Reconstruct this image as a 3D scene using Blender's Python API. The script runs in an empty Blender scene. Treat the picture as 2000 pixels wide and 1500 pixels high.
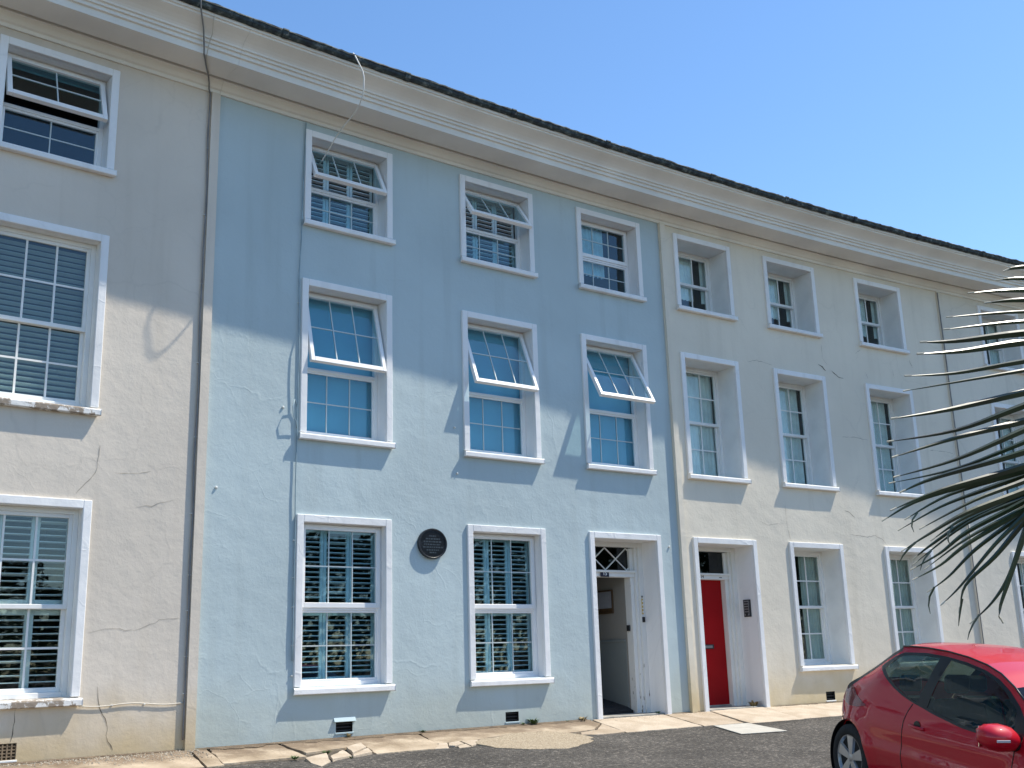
import bpy, bmesh, math, random
from mathutils import Vector, Matrix, noise
from mathutils.geometry import delaunay_2d_cdt

random.seed(7)
sc = bpy.context.scene
COL = sc.collection
R_ = math.radians

# ------------------------------------------------------------------ camera
CAMZ = 0.845                      # lens height above the foot of the terrace wall
F_PX, PIT, ROL = 2128.23, R_(14.2402), R_(-1.7646)
fwd = Vector((0, math.cos(PIT), math.sin(PIT)))
upv = Vector((0, -math.sin(PIT), math.cos(PIT)))
rgt = Vector((1, 0, 0))
ix = rgt * math.cos(ROL) + upv * math.sin(ROL)
iy = -rgt * math.sin(ROL) + upv * math.cos(ROL)
cam_d = bpy.data.cameras.new('camera')
cam = bpy.data.objects.new('camera', cam_d)
COL.objects.link(cam)
cam_d.sensor_fit = 'HORIZONTAL'
cam_d.sensor_width = 36.0
cam_d.lens = F_PX / 2000 * 36.0
cam_d.clip_start, cam_d.clip_end = 0.05, 2000
M = Matrix((ix, iy, -fwd)).transposed().to_4x4()
M.translation = (0, 0, CAMZ)
cam.matrix_world = M
sc.camera = cam

# ------------------------------------------------------------------ sky and sun
SUN_EL, SUN_AZ = R_(57.0), R_(74.4)          # azimuth clockwise from +Y
world = bpy.data.worlds.new('World')
sc.world = world
world.use_nodes = True
wn = world.node_tree
bg = wn.nodes['Background']
sky = wn.nodes.new('ShaderNodeTexSky')
sky.sky_type = 'NISHITA'
sky.sun_disc = False
sky.sun_elevation = SUN_EL
sky.sun_rotation = SUN_AZ
sky.air_density = 1.0
sky.dust_density = 0.15
sky.ozone_density = 2.5
hsv = wn.nodes.new('ShaderNodeHueSaturation')
hsv.inputs['Saturation'].default_value = 1.13
wn.links.new(sky.outputs[0], hsv.inputs['Color'])
wn.links.new(hsv.outputs[0], bg.inputs[0])
bg.inputs[1].default_value = 0.134
sun_d = bpy.data.lights.new('sun', 'SUN')
sun_d.energy = 4.0
sun_d.angle = R_(0.55)
sun_d.color = (1.0, 0.93, 0.81)
sun = bpy.data.objects.new('sun', sun_d)
COL.objects.link(sun)
sdir = Vector((math.sin(SUN_AZ) * math.cos(SUN_EL), math.cos(SUN_AZ) * math.cos(SUN_EL), math.sin(SUN_EL)))
sun.rotation_euler = sdir.to_track_quat('Z', 'Y').to_euler()
sun.location = sdir * 30

vs = sc.view_settings
vs.view_transform = 'Standard'
vs.look = 'None'
vs.exposure = 0.74
vs.gamma = 1.0
vs.use_curve_mapping = False
sc.render.resolution_x, sc.render.resolution_y = 1024, 768
sc.cycles.max_bounces = 6
sc.cycles.diffuse_bounces = 4
sc.cycles.glossy_bounces = 3
sc.cycles.transparent_max_bounces = 16

# ------------------------------------------------------------------ place geometry
# the terrace front is a shallow concave arc: s along it, d out from it, z up (0 = foot of the wall)
Y0, TH, RAD = 15.4623, R_(36.909), 115.546
CX, CY = math.sin(TH) * RAD, Y0 - math.cos(TH) * RAD


def phi(s):
    return TH - s / RAD


def W(s, d, z):
    a = phi(s)
    return Vector((CX - math.sin(a) * (RAD - d), CY + math.cos(a) * (RAD - d), z))


def frame_m(s, d, z, extra=0.0):
    """local frame on the front: x along the wall, y into the wall, z up"""
    return Matrix.Translation(W(s, d, z)) @ Matrix.Rotation(phi(s) + extra, 4, 'Z')


def sd_of(x, y):
    vx, vy = x - CX, y - CY
    return (TH - math.atan2(-vx, vy)) * RAD, RAD - math.hypot(vx, vy)


def gz(d):
    """fall of the ground away from the terrace"""
    if d <= 0:
        return 0.0
    if d < 1.15:
        return -0.11 * d
    if d < 5:
        return -0.1265 - 0.075 * (d - 1.15)
    if d < 10:
        return -0.41525 - 0.115 * (d - 5)
    return -0.99025 - 0.01 * (min(d, 20) - 10)


def ray(px, py):
    """direction of a pixel of the 2000 x 1500 photograph"""
    return fwd + ix * ((px - 1000) / F_PX) - iy * ((py - 750) / F_PX)


def px_wall(px, py, d=0.0):
    r = ray(px, py)
    a = r.x ** 2 + r.y ** 2
    b = -2 * (r.x * CX + r.y * CY)
    c = CX ** 2 + CY ** 2 - (RAD - d) ** 2
    t = (-b + math.sqrt(b * b - 4 * a * c)) / (2 * a)
    return sd_of(t * r.x, t * r.y)[0], t * r.z + CAMZ


def px_ground(px, py):
    r = ray(px, py)

    def h(t):
        return t * r.z + CAMZ - gz(sd_of(t * r.x, t * r.y)[1])
    a = 3.0
    while a < 60 and h(a + .05) > 0:
        a += .05
    b = a + .05
    for _ in range(30):
        m = (a + b) / 2
        if h(m) > 0:
            a = m
        else:
            b = m
    return sd_of(a * r.x, a * r.y)


# ------------------------------------------------------------------ materials
MATS = {}


def nodes_of(m):
    m.use_nodes = True
    nt = m.node_tree
    return nt, nt.nodes['Principled BSDF']


def mat(name, col, rough=0.6, var=0.0, vscale=3.0, bump=0.0, bscale=40.0, metal=0.0, coat=0.0,
        spec=0.5, coords='Object', vcol=None, detail=4.0, bdist=0.01):
    m = bpy.data.materials.new(name)
    nt, p = nodes_of(m)
    p.inputs['Base Color'].default_value = (*col, 1)
    p.inputs['Roughness'].default_value = rough
    p.inputs['Metallic'].default_value = metal
    p.inputs['Coat Weight'].default_value = coat
    p.inputs['Coat Roughness'].default_value = 0.03
    p.inputs['Specular IOR Level'].default_value = spec
    tc = nt.nodes.new('ShaderNodeTexCoord')
    if var > 0:
        n = nt.nodes.new('ShaderNodeTexNoise')
        n.inputs['Scale'].default_value = vscale
        n.inputs['Detail'].default_value = detail
        nt.links.new(tc.outputs[coords], n.inputs['Vector'])
        mx = nt.nodes.new('ShaderNodeMix')
        mx.data_type = 'RGBA'
        c2 = vcol if vcol else tuple(max(0, c * (1 - var)) for c in col)
        c1 = col if vcol else tuple(min(1, c * (1 + var)) for c in col)
        mx.inputs[6].default_value = (*c1, 1)
        mx.inputs[7].default_value = (*c2, 1)
        rp = nt.nodes.new('ShaderNodeMapRange')
        rp.inputs[1].default_value, rp.inputs[2].default_value = 0.35, 0.65
        nt.links.new(n.outputs[0], rp.inputs[0])
        nt.links.new(rp.outputs[0], mx.inputs[0])
        nt.links.new(mx.outputs[2], p.inputs['Base Color'])
    if bump > 0:
        n2 = nt.nodes.new('ShaderNodeTexNoise')
        n2.inputs['Scale'].default_value = bscale
        n2.inputs['Detail'].default_value = 5
        nt.links.new(tc.outputs[coords], n2.inputs['Vector'])
        b = nt.nodes.new('ShaderNodeBump')
        b.inputs['Strength'].default_value = bump
        b.inputs['Distance'].default_value = bdist
        nt.links.new(n2.outputs[0], b.inputs['Height'])
        nt.links.new(b.outputs[0], p.inputs['Normal'])
    MATS[name] = m
    return m


def stucco(name, col, grime, veins, grime_amt=0.8, seed=0.0, vein_bump=0.14, streak=.45):
    """painted render: uv in metres along and up the wall"""
    m = bpy.data.materials.new(name)
    nt, p = nodes_of(m)
    N, L = nt.nodes, nt.links
    p.inputs['Roughness'].default_value = 0.75
    p.inputs['Specular IOR Level'].default_value = 0.3
    uv = N.new('ShaderNodeUVMap')
    mp = N.new('ShaderNodeMapping')
    mp.inputs['Location'].default_value = (seed, seed * .37, seed * 1.7)
    L.new(uv.outputs[0], mp.inputs[0])
    sep = N.new('ShaderNodeSeparateXYZ')
    L.new(uv.outputs[0], sep.inputs[0])

    def nz(scale, detail=4, src=mp.outputs[0], rough=.5):
        n = N.new('ShaderNodeTexNoise')
        n.inputs['Scale'].default_value = scale
        n.inputs['Detail'].default_value = detail
        n.inputs['Roughness'].default_value = rough
        L.new(src, n.inputs['Vector'])
        return n

    def math_(op, a, b=None, clamp=False):
        n = N.new('ShaderNodeMath')
        n.operation = op
        n.use_clamp = clamp
        for i, v in enumerate((a, b)):
            if v is None:
                continue
            if isinstance(v, (int, float)):
                n.inputs[i].default_value = v
            else:
                L.new(v, n.inputs[i])
        return n.outputs[0]

    def rng(src, a, b, c=0.0, d=1.0):
        n = N.new('ShaderNodeMapRange')
        n.interpolation_type = 'SMOOTHSTEP'
        n.inputs[1].default_value, n.inputs[2].default_value = a, b
        n.inputs[3].default_value, n.inputs[4].default_value = c, d
        L.new(src, n.inputs[0])
        return n.outputs[0]

    def mixc(f, a, b):
        n = N.new('ShaderNodeMix')
        n.data_type = 'RGBA'
        L.new(f, n.inputs[0])
        for i, v in ((6, a), (7, b)):
            if isinstance(v, tuple):
                n.inputs[i].default_value = (*v, 1)
            else:
                L.new(v, n.inputs[i])
        return n.outputs[2]
    big = nz(0.55, 5).outputs[0]
    c = mixc(rng(big, .3, .7), tuple(x * 1.05 for x in col), tuple(x * .93 for x in col))
    # vertical run-off streaks
    mp2 = N.new('ShaderNodeMapping')
    mp2.inputs['Scale'].default_value = (5.5, .35, 1)
    L.new(mp.outputs[0], mp2.inputs[0])
    st = nz(1.0, 5, mp2.outputs[0]).outputs[0]
    c = mixc(rng(st, .50, .78, 0, streak), c, tuple(a * .75 + b * .1 for a, b in zip(col, grime)))
    # scuffs
    sp = nz(2.2, 8, rough=.7).outputs[0]
    c = mixc(rng(sp, .64, .78, 0, .35), c, tuple(x * .72 for x in col))
    # splash-back grime at the foot of the wall
    zz = math_('ADD', sep.outputs[1], math_('MULTIPLY', math_('SUBTRACT', nz(1.6, 5).outputs[0], .5), 1.1))
    c = mixc(rng(zz, .85, -.12, 0, grime_amt), c, grime)
    # hairline crazing and raised veins
    dist = nz(1.3, 4)
    vm = N.new('ShaderNodeVectorMath')
    vm.operation = 'MULTIPLY_ADD'
    L.new(dist.outputs[1], vm.inputs[0])
    vm.inputs[1].default_value = (.9, .9, .9)
    L.new(mp.outputs[0], vm.inputs[2])
    vo = N.new('ShaderNodeTexVoronoi')
    vo.feature = 'DISTANCE_TO_EDGE'
    vo.inputs['Scale'].default_value = .75
    L.new(vm.outputs[0], vo.inputs['Vector'])
    vein = math_('MULTIPLY', rng(vo.outputs['Distance'], .022, .0), rng(nz(.7, 3).outputs[0], .47, .6))
    vo2 = N.new('ShaderNodeTexVoronoi')
    vo2.feature = 'DISTANCE_TO_EDGE'
    vo2.inputs['Scale'].default_value = 1.7
    L.new(vm.outputs[0], vo2.inputs['Vector'])
    vein2 = math_('MULTIPLY', rng(vo2.outputs['Distance'], .03, .0), rng(nz(.9, 3).outputs[0], .5, .62))
    vein = math_('ADD', vein, math_('MULTIPLY', vein2, .6))
    c = mixc(math_('MULTIPLY', vein, veins, True), c, tuple(x * .45 for x in col))
    L.new(c, p.inputs['Base Color'])
    h = math_('ADD', math_('MULTIPLY', nz(26, 6, rough=.65).outputs[0], .30), math_('MULTIPLY', nz(4.5, 5).outputs[0], 1.0))
    h = math_('ADD', h, math_('MULTIPLY', vein, vein_bump))
    b = N.new('ShaderNodeBump')
    b.inputs['Strength'].default_value = .58
    b.inputs['Distance'].default_value = .013
    L.new(h, b.inputs['Height'])
    L.new(b.outputs[0], p.inputs['Normal'])
    MATS[name] = m
    return m


def glass(name, tint, refl=1.0, wav=0.0):
    m = bpy.data.materials.new(name)
    m.use_nodes = True
    nt = m.node_tree
    N, L = nt.nodes, nt.links
    for n in list(N):
        if n.type != 'OUTPUT_MATERIAL':
            N.remove(n)
    out = [n for n in N if n.type == 'OUTPUT_MATERIAL'][0]
    tr = N.new('ShaderNodeBsdfTransparent')
    tr.inputs[0].default_value = (*tint, 1)
    gl = N.new('ShaderNodeBsdfGlossy')
    gl.inputs['Roughness'].default_value = 0.015
    gl.inputs[0].default_value = (.92, .97, 1, 1)
    # Schlick reflectance from the facing angle, the same for both faces of a pane
    fr = N.new('ShaderNodeLayerWeight')
    fr.inputs[0].default_value = .5
    pw = N.new('ShaderNodeMath')
    pw.operation = 'POWER'
    pw.inputs[1].default_value = 5
    L.new(fr.outputs['Facing'], pw.inputs[0])
    ml = N.new('ShaderNodeMath')
    ml.operation = 'MULTIPLY_ADD'
    ml.inputs[1].default_value = .95 * refl
    ml.inputs[2].default_value = .045 * refl
    ml.use_clamp = True
    L.new(pw.outputs[0], ml.inputs[0])
    mx = N.new('ShaderNodeMixShader')
    L.new(ml.outputs[0], mx.inputs[0])
    L.new(tr.outputs[0], mx.inputs[1])
    L.new(gl.outputs[0], mx.inputs[2])
    L.new(mx.outputs[0], out.inputs[0])
    if wav > 0:
        tc = N.new('ShaderNodeTexCoord')
        n2 = N.new('ShaderNodeTexNoise')
        n2.inputs['Scale'].default_value = 3.0
        L.new(tc.outputs['Object'], n2.inputs['Vector'])
        b = N.new('ShaderNodeBump')
        b.inputs['Strength'].default_value = wav
        b.inputs['Distance'].default_value = .02
        L.new(n2.outputs[0], b.inputs['Height'])
        L.new(b.outputs[0], gl.inputs['Normal'])
    MATS[name] = m
    return m


stucco('render_blue', (.46, .545, .555), (.42, .44, .36), -.0, .55, 3.1)
stucco('render_beige', (.65, .58, .49), (.52, .40, .22), .10, .85, 11.7, .07)
stucco('render_cream', (.73, .665, .545), (.55, .43, .22), .10, .8, 23.3, .07)
stucco('render_stone', (.70, .645, .54), (.5, .42, .26), .12, .7, 41.9)
stucco('paint_white', (.80, .80, .79), (.5, .48, .42), .12, .45, 5.5, .25, .62)
mat('cornice_paint', (.75, .73, .67), .7, .07, 1.1, .25, 12, detail=6)
mat('upvc', (.80, .80, .79), .35, .03, 2.0)
mat('sash_paint', (.78, .78, .75), .5, .05, 3.0, .2, 20)
mat('shutter_paint', (.80, .82, .81), .5, .04, 4.0)
mat('blind_fabric', (.22, .50, .64), .85, .06, 2.0)
mat('venetian_slat', (.50, .57, .57), .55, .04, 6.0)
mat('curtain_net', (.84, .86, .86), .9, .1, 5.0)
mat('curtain_pale', (.50, .54, .50), .9, .1, 4.0)
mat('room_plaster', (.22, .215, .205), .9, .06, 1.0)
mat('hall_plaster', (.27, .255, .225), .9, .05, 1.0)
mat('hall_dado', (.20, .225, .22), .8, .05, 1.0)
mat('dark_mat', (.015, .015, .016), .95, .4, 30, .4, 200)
mat('threshold_stone', (.30, .285, .25), .85, .25, 6, .4, 40)
mat('door_red', (.31, .003, .005), .55, .10, 2.0, .06, 25, spec=.15)
mat('door_white', (.74, .74, .70), .45, .06, 2.0)
mat('worn_white', (.74, .74, .71), .6, .0, 9, .3, 30)
mat('black_plastic', (.012, .012, .013), .45)
mat('dark_iron', (.02, .02, .022), .6, .4, 8)
mat('brass', (.55, .42, .18), .35, .1, 6, metal=.9)
mat('navy_enamel', (.012, .012, .035), .25)
mat('white_letter', (.8, .8, .8), .5)
mat('plaque_slate', (.022, .032, .040), .45, .25, 12, .3, 60)
mat('plaque_rim', (.010, .012, .016), .4)
mat('plaque_letter', (.034, .047, .056), .5)
mat('cable_grey', (.20, .20, .20), .6, .2, 5)
mat('cable_blue', (.24, .33, .37), .6, .2, 5)
mat('cable_white', (.72, .71, .66), .5, .1, 5)
mat('cable_cream', (.58, .54, .46), .6, .1, 5)
mat('crack', (.10, .085, .065), .95)
mat('crack_soft', (.34, .30, .245), .95)
mat('slate_roof', (.05, .055, .065), .6, .3, 3, .4, 20)
mat('void_black', (.006, .006, .006), .9)
mat('terracotta_vent', (.22, .16, .10), .9, .3, 20)
mat('picture_gilt', (.085, .05, .022), .45, .2, 8)
mat('paper', (.30, .31, .34), .8, .05, 20)
mat('leaf_green', (.055, .095, .022), .6, .4, 6, spec=.4)
mat('leaf_dry', (.32, .24, .11), .8, .3, 8)
mat('hedge_leaf', (.022, .048, .012), .7, .5, 1.2, spec=.2)
mat('bark', (.09, .06, .04), .9, .4, 9, .8, 25)
mat('gravel', (.33, .29, .23), .9, .5, 25)
mat('stone_slab', (.44, .36, .27), .9, .16, 2.6, .5, 28, vcol=(.31, .24, .165), detail=9, bdist=.02)
mat('slab_pale', (.50, .42, .325), .9, .16, 3.5, .5, 28, vcol=(.39, .315, .23), detail=9, bdist=.02)
mat('slab_dirty', (.50, .41, .30), .95, .3, 1.8, .6, 18, vcol=(.25, .19, .125), detail=10, bdist=.02)
mat('vent_blue', (.40, .50, .53), .8)
mat('bar_dimmed', (.50, .56, .56), .6)  # pvc glazing bars: dimming by the glass is put into this colour
mat('pebble_concrete', (.43, .36, .26), .95, .3, 38, .9, 60, vcol=(.25, .195, .13), detail=8, bdist=.02)
mat('concrete_white', (.44, .42, .37), .9, .08, 6, .4, 50)
mat('soil', (.075, .06, .042), .95, .4, 14, .6, 40)


def gutter_mat():
    m = mat('gutter_iron', (.028, .034, .04), .75, .0, 3, .5, 30)
    nt, p = nodes_of(m)
    N, L = nt.nodes, nt.links
    tc = N.new('ShaderNodeTexCoord')
    n = N.new('ShaderNodeTexNoise')
    n.inputs['Scale'].default_value = 9
    n.inputs['Detail'].default_value = 8
    n.inputs['Roughness'].default_value = .7
    L.new(tc.outputs['Object'], n.inputs['Vector'])
    cr = N.new('ShaderNodeValToRGB')
    e = cr.color_ramp.elements
    e[0].position, e[0].color = .42, (.012, .016, .02, 1)
    e[1].position, e[1].color = .70, (.20, .21, .19, 1)
    k = cr.color_ramp.elements.new(.55)
    k.color = (.035, .05, .048, 1)
    L.new(n.outputs[0], cr.inputs[0])
    L.new(cr.outputs[0], p.inputs['Base Color'])
    return m


gutter_mat()


def worn():
    """flaking white paint on the old door jamb"""
    m = MATS['worn_white']
    nt, p = nodes_of(m)
    N, L = nt.nodes, nt.links
    tc = N.new('ShaderNodeTexCoord')
    mp = N.new('ShaderNodeMapping')
    mp.inputs['Scale'].default_value = (1, 1, .25)
    L.new(tc.outputs['Object'], mp.inputs[0])
    n = N.new('ShaderNodeTexNoise')
    n.inputs['Scale'].default_value = 28
    n.inputs['Detail'].default_value = 6
    L.new(mp.outputs[0], n.inputs['Vector'])
    sep = N.new('ShaderNodeSeparateXYZ')
    L.new(tc.outputs['Object'], sep.inputs[0])
    r1 = N.new('ShaderNodeMapRange')
    r1.inputs[1].default_value, r1.inputs[2].default_value = 1.5, .1
    r1.inputs[3].default_value, r1.inputs[4].default_value = -.14, .0
    L.new(sep.outputs[2], r1.inputs[0])
    ad = N.new('ShaderNodeMath')
    ad.operation = 'ADD'
    L.new(n.outputs[0], ad.inputs[0])
    L.new(r1.outputs[0], ad.inputs[1])
    r2 = N.new('ShaderNodeMapRange')
    r2.inputs[1].default_value, r2.inputs[2].default_value = .60, .63
    L.new(ad.outputs[0], r2.inputs[0])
    mx = N.new('ShaderNodeMix')
    mx.data_type = 'RGBA'
    mx.inputs[6].default_value = (.72, .72, .69, 1)
    mx.inputs[7].default_value = (.13, .10, .075, 1)
    L.new(r2.outputs[0], mx.inputs[0])
    L.new(mx.outputs[2], p.inputs['Base Color'])


worn()


def asphalt():
    m = bpy.data.materials.new('asphalt')
    nt, p = nodes_of(m)
    N, L = nt.nodes, nt.links
    p.inputs['Roughness'].default_value = .9
    p.inputs['Specular IOR Level'].default_value = .25
    tc = N.new('ShaderNodeTexCoord')

    def nz(scale, det, rough=.6):
        n = N.new('ShaderNodeTexNoise')
        n.inputs['Scale'].default_value = scale
        n.inputs['Detail'].default_value = det
        n.inputs['Roughness'].default_value = rough
        L.new(tc.outputs['Object'], n.inputs['Vector'])
        return n.outputs[0]
    vo = N.new('ShaderNodeTexVoronoi')
    vo.inputs['Scale'].default_value = 42
    L.new(tc.outputs['Object'], vo.inputs['Vector'])
    sep = N.new('ShaderNodeSeparateColor')
    L.new(vo.outputs['Color'], sep.inputs[0])
    cr = N.new('ShaderNodeValToRGB')
    e = cr.color_ramp.elements
    e[0].position, e[0].color = .0, (.040, .037, .034, 1)
    e[1].position, e[1].color = 1, (.20, .18, .155, 1)
    k = e.new(.55)
    k.color = (.068, .062, .055, 1)
    k = e.new(.9)
    k.color = (.105, .096, .084, 1)
    L.new(sep.outputs[0], cr.inputs[0])
    mx = N.new('ShaderNodeMix')
    mx.data_type = 'RGBA'
    mx.blend_type = 'MULTIPLY'
    mx.inputs[0].default_value = 1
    r = N.new('ShaderNodeMapRange')
    r.inputs[1].default_value, r.inputs[2].default_value = .3, .7
    r.inputs[3].default_value, r.inputs[4].default_value = .62, 1.42
    L.new(nz(.8, 7, .65), r.inputs[0])
    cmb = N.new('ShaderNodeCombineColor')
    for i in range(3):
        L.new(r.outputs[0], cmb.inputs[i])
    L.new(cr.outputs[0], mx.inputs[6])
    L.new(cmb.outputs[0], mx.inputs[7])
    L.new(mx.outputs[2], p.inputs['Base Color'])
    b = N.new('ShaderNodeBump')
    b.inputs['Strength'].default_value = .9
    b.inputs['Distance'].default_value = .012
    L.new(vo.outputs['Distance'], b.inputs['Height'])
    b.invert = True
    L.new(b.outputs[0], p.inputs['Normal'])
    MATS['asphalt'] = m


asphalt()


def flaked():
    m = mat('sill_flaked', (.74, .73, .70), .75, .0, 3, .5, 24)
    nt, p = nodes_of(m)
    N, L = nt.nodes, nt.links
    tc = N.new('ShaderNodeTexCoord')
    n = N.new('ShaderNodeTexNoise')
    n.inputs['Scale'].default_value = 7
    n.inputs['Detail'].default_value = 8
    n.inputs['Roughness'].default_value = .68
    L.new(tc.outputs['Object'], n.inputs['Vector'])
    cr = N.new('ShaderNodeValToRGB')
    e = cr.color_ramp.elements
    e[0].position, e[0].color = .50, (.74, .73, .70, 1)
    e[1].position, e[1].color = .56, (.27, .22, .17, 1)
    L.new(n.outputs[0], cr.inputs[0])
    L.new(cr.outputs[0], p.inputs['Base Color'])


flaked()


def dirty(name):
    """grit and soil gathered on the slabs towards the wall; uv = (along, out from the wall)"""
    m = MATS[name]
    nt, p = nodes_of(m)
    N, L = nt.nodes, nt.links
    src = p.inputs['Base Color'].links[0].from_socket
    uv = N.new('ShaderNodeUVMap')
    sep = N.new('ShaderNodeSeparateXYZ')
    L.new(uv.outputs[0], sep.inputs[0])
    n = N.new('ShaderNodeTexNoise')
    n.inputs['Scale'].default_value = 3.2
    n.inputs['Detail'].default_value = 9
    n.inputs['Roughness'].default_value = .65
    L.new(uv.outputs[0], n.inputs['Vector'])
    ad = N.new('ShaderNodeMath')
    ad.operation = 'MULTIPLY_ADD'
    ad.inputs[1].default_value = 1.5
    L.new(n.outputs[0], ad.inputs[0])
    L.new(sep.outputs[1], ad.inputs[2])
    r = N.new('ShaderNodeMapRange')
    r.interpolation_type = 'SMOOTHSTEP'
    r.inputs[1].default_value, r.inputs[2].default_value = 1.48, .92
    r.inputs[3].default_value, r.inputs[4].default_value = 0, .85
    L.new(ad.outputs[0], r.inputs[0])
    mx = N.new('ShaderNodeMix')
    mx.data_type = 'RGBA'
    L.new(r.outputs[0], mx.inputs[0])
    L.new(src, mx.inputs[6])
    mx.inputs[7].default_value = (.15, .105, .066, 1)
    L.new(mx.outputs[2], p.inputs['Base Color'])


dirty('slab_dirty')
mat('dirt', (.17, .125, .08), .95, .45, 7, .8, 30, vcol=(.09, .066, .044), detail=8, bdist=.02)
glass('glass_teal', (.74, .87, .90), 1.0)
glass('glass_old', (.86, .92, .91), 1.0, .12)
glass('glass_dark', (.22, .25, .25), 1.0)
glass('glass_car', (.45, .62, .56), 1.0)

# ------------------------------------------------------------------ mesh helpers
WM = {}
I4 = Matrix.Identity(4)


def mesh_from(name, verts, faces, m=None, smooth=False, uvs=None):
    me = bpy.data.meshes.new(name)
    me.from_pydata([tuple(v) for v in verts], [], faces)
    if uvs is not None:
        ul = me.uv_layers.new(name='UVMap')
        for lp in me.loops:
            ul.data[lp.index].uv = uvs[lp.vertex_index]
    if m:
        me.materials.append(MATS[m])
    if smooth:
        for p in me.polygons:
            p.use_smooth = True
    me.update()
    return me


def add(name, me, parent=None, mw=None, local=None, label=None, cat=None, group=None, kind=None):
    """link an object; mw is its world matrix, or local its matrix in the parent's frame"""
    o = bpy.data.objects.new(name, me)
    COL.objects.link(o)
    pw = WM[parent.name] if parent else I4
    if local is not None:
        mw = pw @ local
    if mw is None:
        mw = I4
    if parent:
        o.parent = parent
    o.matrix_basis = pw.inverted() @ mw
    WM[o.name] = mw
    for k, v in (('label', label), ('category', cat), ('group', group), ('kind', kind)):
        if v:
            o[k] = v
    return o


def thing(name, label, cat, mw=I4, group=None):
    return add(name, None, None, mw, label=label, cat=cat, group=group)


class MB:
    """collects simple shapes into one mesh"""

    def __init__(self):
        self.v, self.f = [], []

    def box(self, x0, x1, y0, y1, z0, z1, M=None):
        n = len(self.v)
        c = [Vector((x, y, z)) for z in (z0, z1) for y in (y0, y1) for x in (x0, x1)]
        if M:
            c = [M @ p for p in c]
        self.v += c
        self.f += [tuple(n + i for i in q) for q in
                   ((0, 2, 3, 1), (4, 5, 7, 6), (0, 1, 5, 4), (2, 6, 7, 3), (0, 4, 6, 2), (1, 3, 7, 5))]
        return self

    def poly(self, pts):
        n = len(self.v)
        self.v += [Vector(p) for p in pts]
        self.f.append(tuple(range(n, n + len(pts))))
        return self

    def prism(self, ring, off):
        """ring: closed list of points; off: vector"""
        n, k = len(self.v), len(ring)
        self.v += [Vector(p) for p in ring] + [Vector(p) + Vector(off) for p in ring]
        self.f.append(tuple(range(n + k - 1, n - 1, -1)))
        self.f.append(tuple(range(n + k, n + 2 * k)))
        for i in range(k):
            j = (i + 1) % k
            self.f.append((n + i, n + j, n + k + j, n + k + i))
        return self

    def tube(self, pts, r, seg=6, taper=None):
        pts = [Vector(p) for p in pts]
        n = len(self.v)
        for i, p in enumerate(pts):
            t = (pts[min(i + 1, len(pts) - 1)] - pts[max(i - 1, 0)]).normalized()
            a = t.orthogonal().normalized() if i == 0 else (prev - t * prev.dot(t)).normalized()
            prev = a
            b = t.cross(a)
            rr = r * (taper[i] if taper else 1)
            for k in range(seg):
                w = 2 * math.pi * k / seg
                self.v.append(p + a * (rr * math.cos(w)) + b * (rr * math.sin(w)))
        for i in range(len(pts) - 1):
            for k in range(seg):
                q = (k + 1) % seg
                self.f.append((n + i * seg + k, n + i * seg + q, n + (i + 1) * seg + q, n + (i + 1) * seg + k))
        self.f.append(tuple(n + k for k in range(seg - 1, -1, -1)))
        e = n + (len(pts) - 1) * seg
        self.f.append(tuple(e + k for k in range(seg)))
        return self

    def lathe(self, prof, seg=24, M=None):
        """prof: (r, h) about the local z axis"""
        n = len(self.v)
        for r, h in prof:
            for k in range(seg):
                w = 2 * math.pi * k / seg
                p = Vector((r * math.cos(w), r * math.sin(w), h))
                self.v.append(M @ p if M else p)
        for i in range(len(prof) - 1):
            for k in range(seg):
                q = (k + 1) % seg
                self.f.append((n + i * seg + k, n + i * seg + q, n + (i + 1) * seg + q, n + (i + 1) * seg + k))
        self.f.append(tuple(n + k for k in range(seg - 1, -1, -1)))
        e = n + (len(prof) - 1) * seg
        self.f.append(tuple(e + k for k in range(seg)))
        return self

    def mesh(self, name, m, bevel=0.0, smooth=False):
        me = mesh_from(name, self.v, self.f, m, smooth)
        if bevel > 0:
            bm = bmesh.new()
            bm.from_mesh(me)
            bmesh.ops.bevel(bm, geom=list(bm.edges), offset=bevel, segments=1, affect='EDGES', clamp_overlap=True)
            bm.to_mesh(me)
            bm.free()
        bm = bmesh.new()
        bm.from_mesh(me)
        bmesh.ops.recalc_face_normals(bm, faces=bm.faces)
        bm.to_mesh(me)
        bm.free()
        if smooth:
            for p in me.polygons:
                p.use_smooth = True
        return me


CACHE = {}


def boxmesh(name, dims, m, bevel=0.0):
    key = (name, tuple(round(x, 4) for x in dims), m, bevel)
    if key not in CACHE:
        CACHE[key] = MB().box(*dims).mesh(name, m, bevel)
    return CACHE[key]


def T(x, y, z):
    return Matrix.Translation((x, y, z))


def sweep(profile, s0, s1, step, name, m, closed=False, jit=None, smooth=False):
    n = max(1, int(round((s1 - s0) / step)))
    v, uv, f = [], [], []
    k = len(profile)
    for i in range(n + 1):
        s = s0 + (s1 - s0) * i / n
        for j, (d, z) in enumerate(profile):
            dd, dz = jit(s, j) if jit else (0, 0)
            v.append(W(s, d + dd, z + dz))
            uv.append((s, z))
    rng = range(k) if closed else range(k - 1)
    for i in range(n):
        for j in rng:
            q = (j + 1) % k
            f.append((i * k + j, (i + 1) * k + j, (i + 1) * k + q, i * k + q))
    f.append(tuple(range(k)))
    f.append(tuple(n * k + j for j in range(k - 1, -1, -1)))
    return mesh_from(name, v, f, m, smooth, uv)


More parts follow.
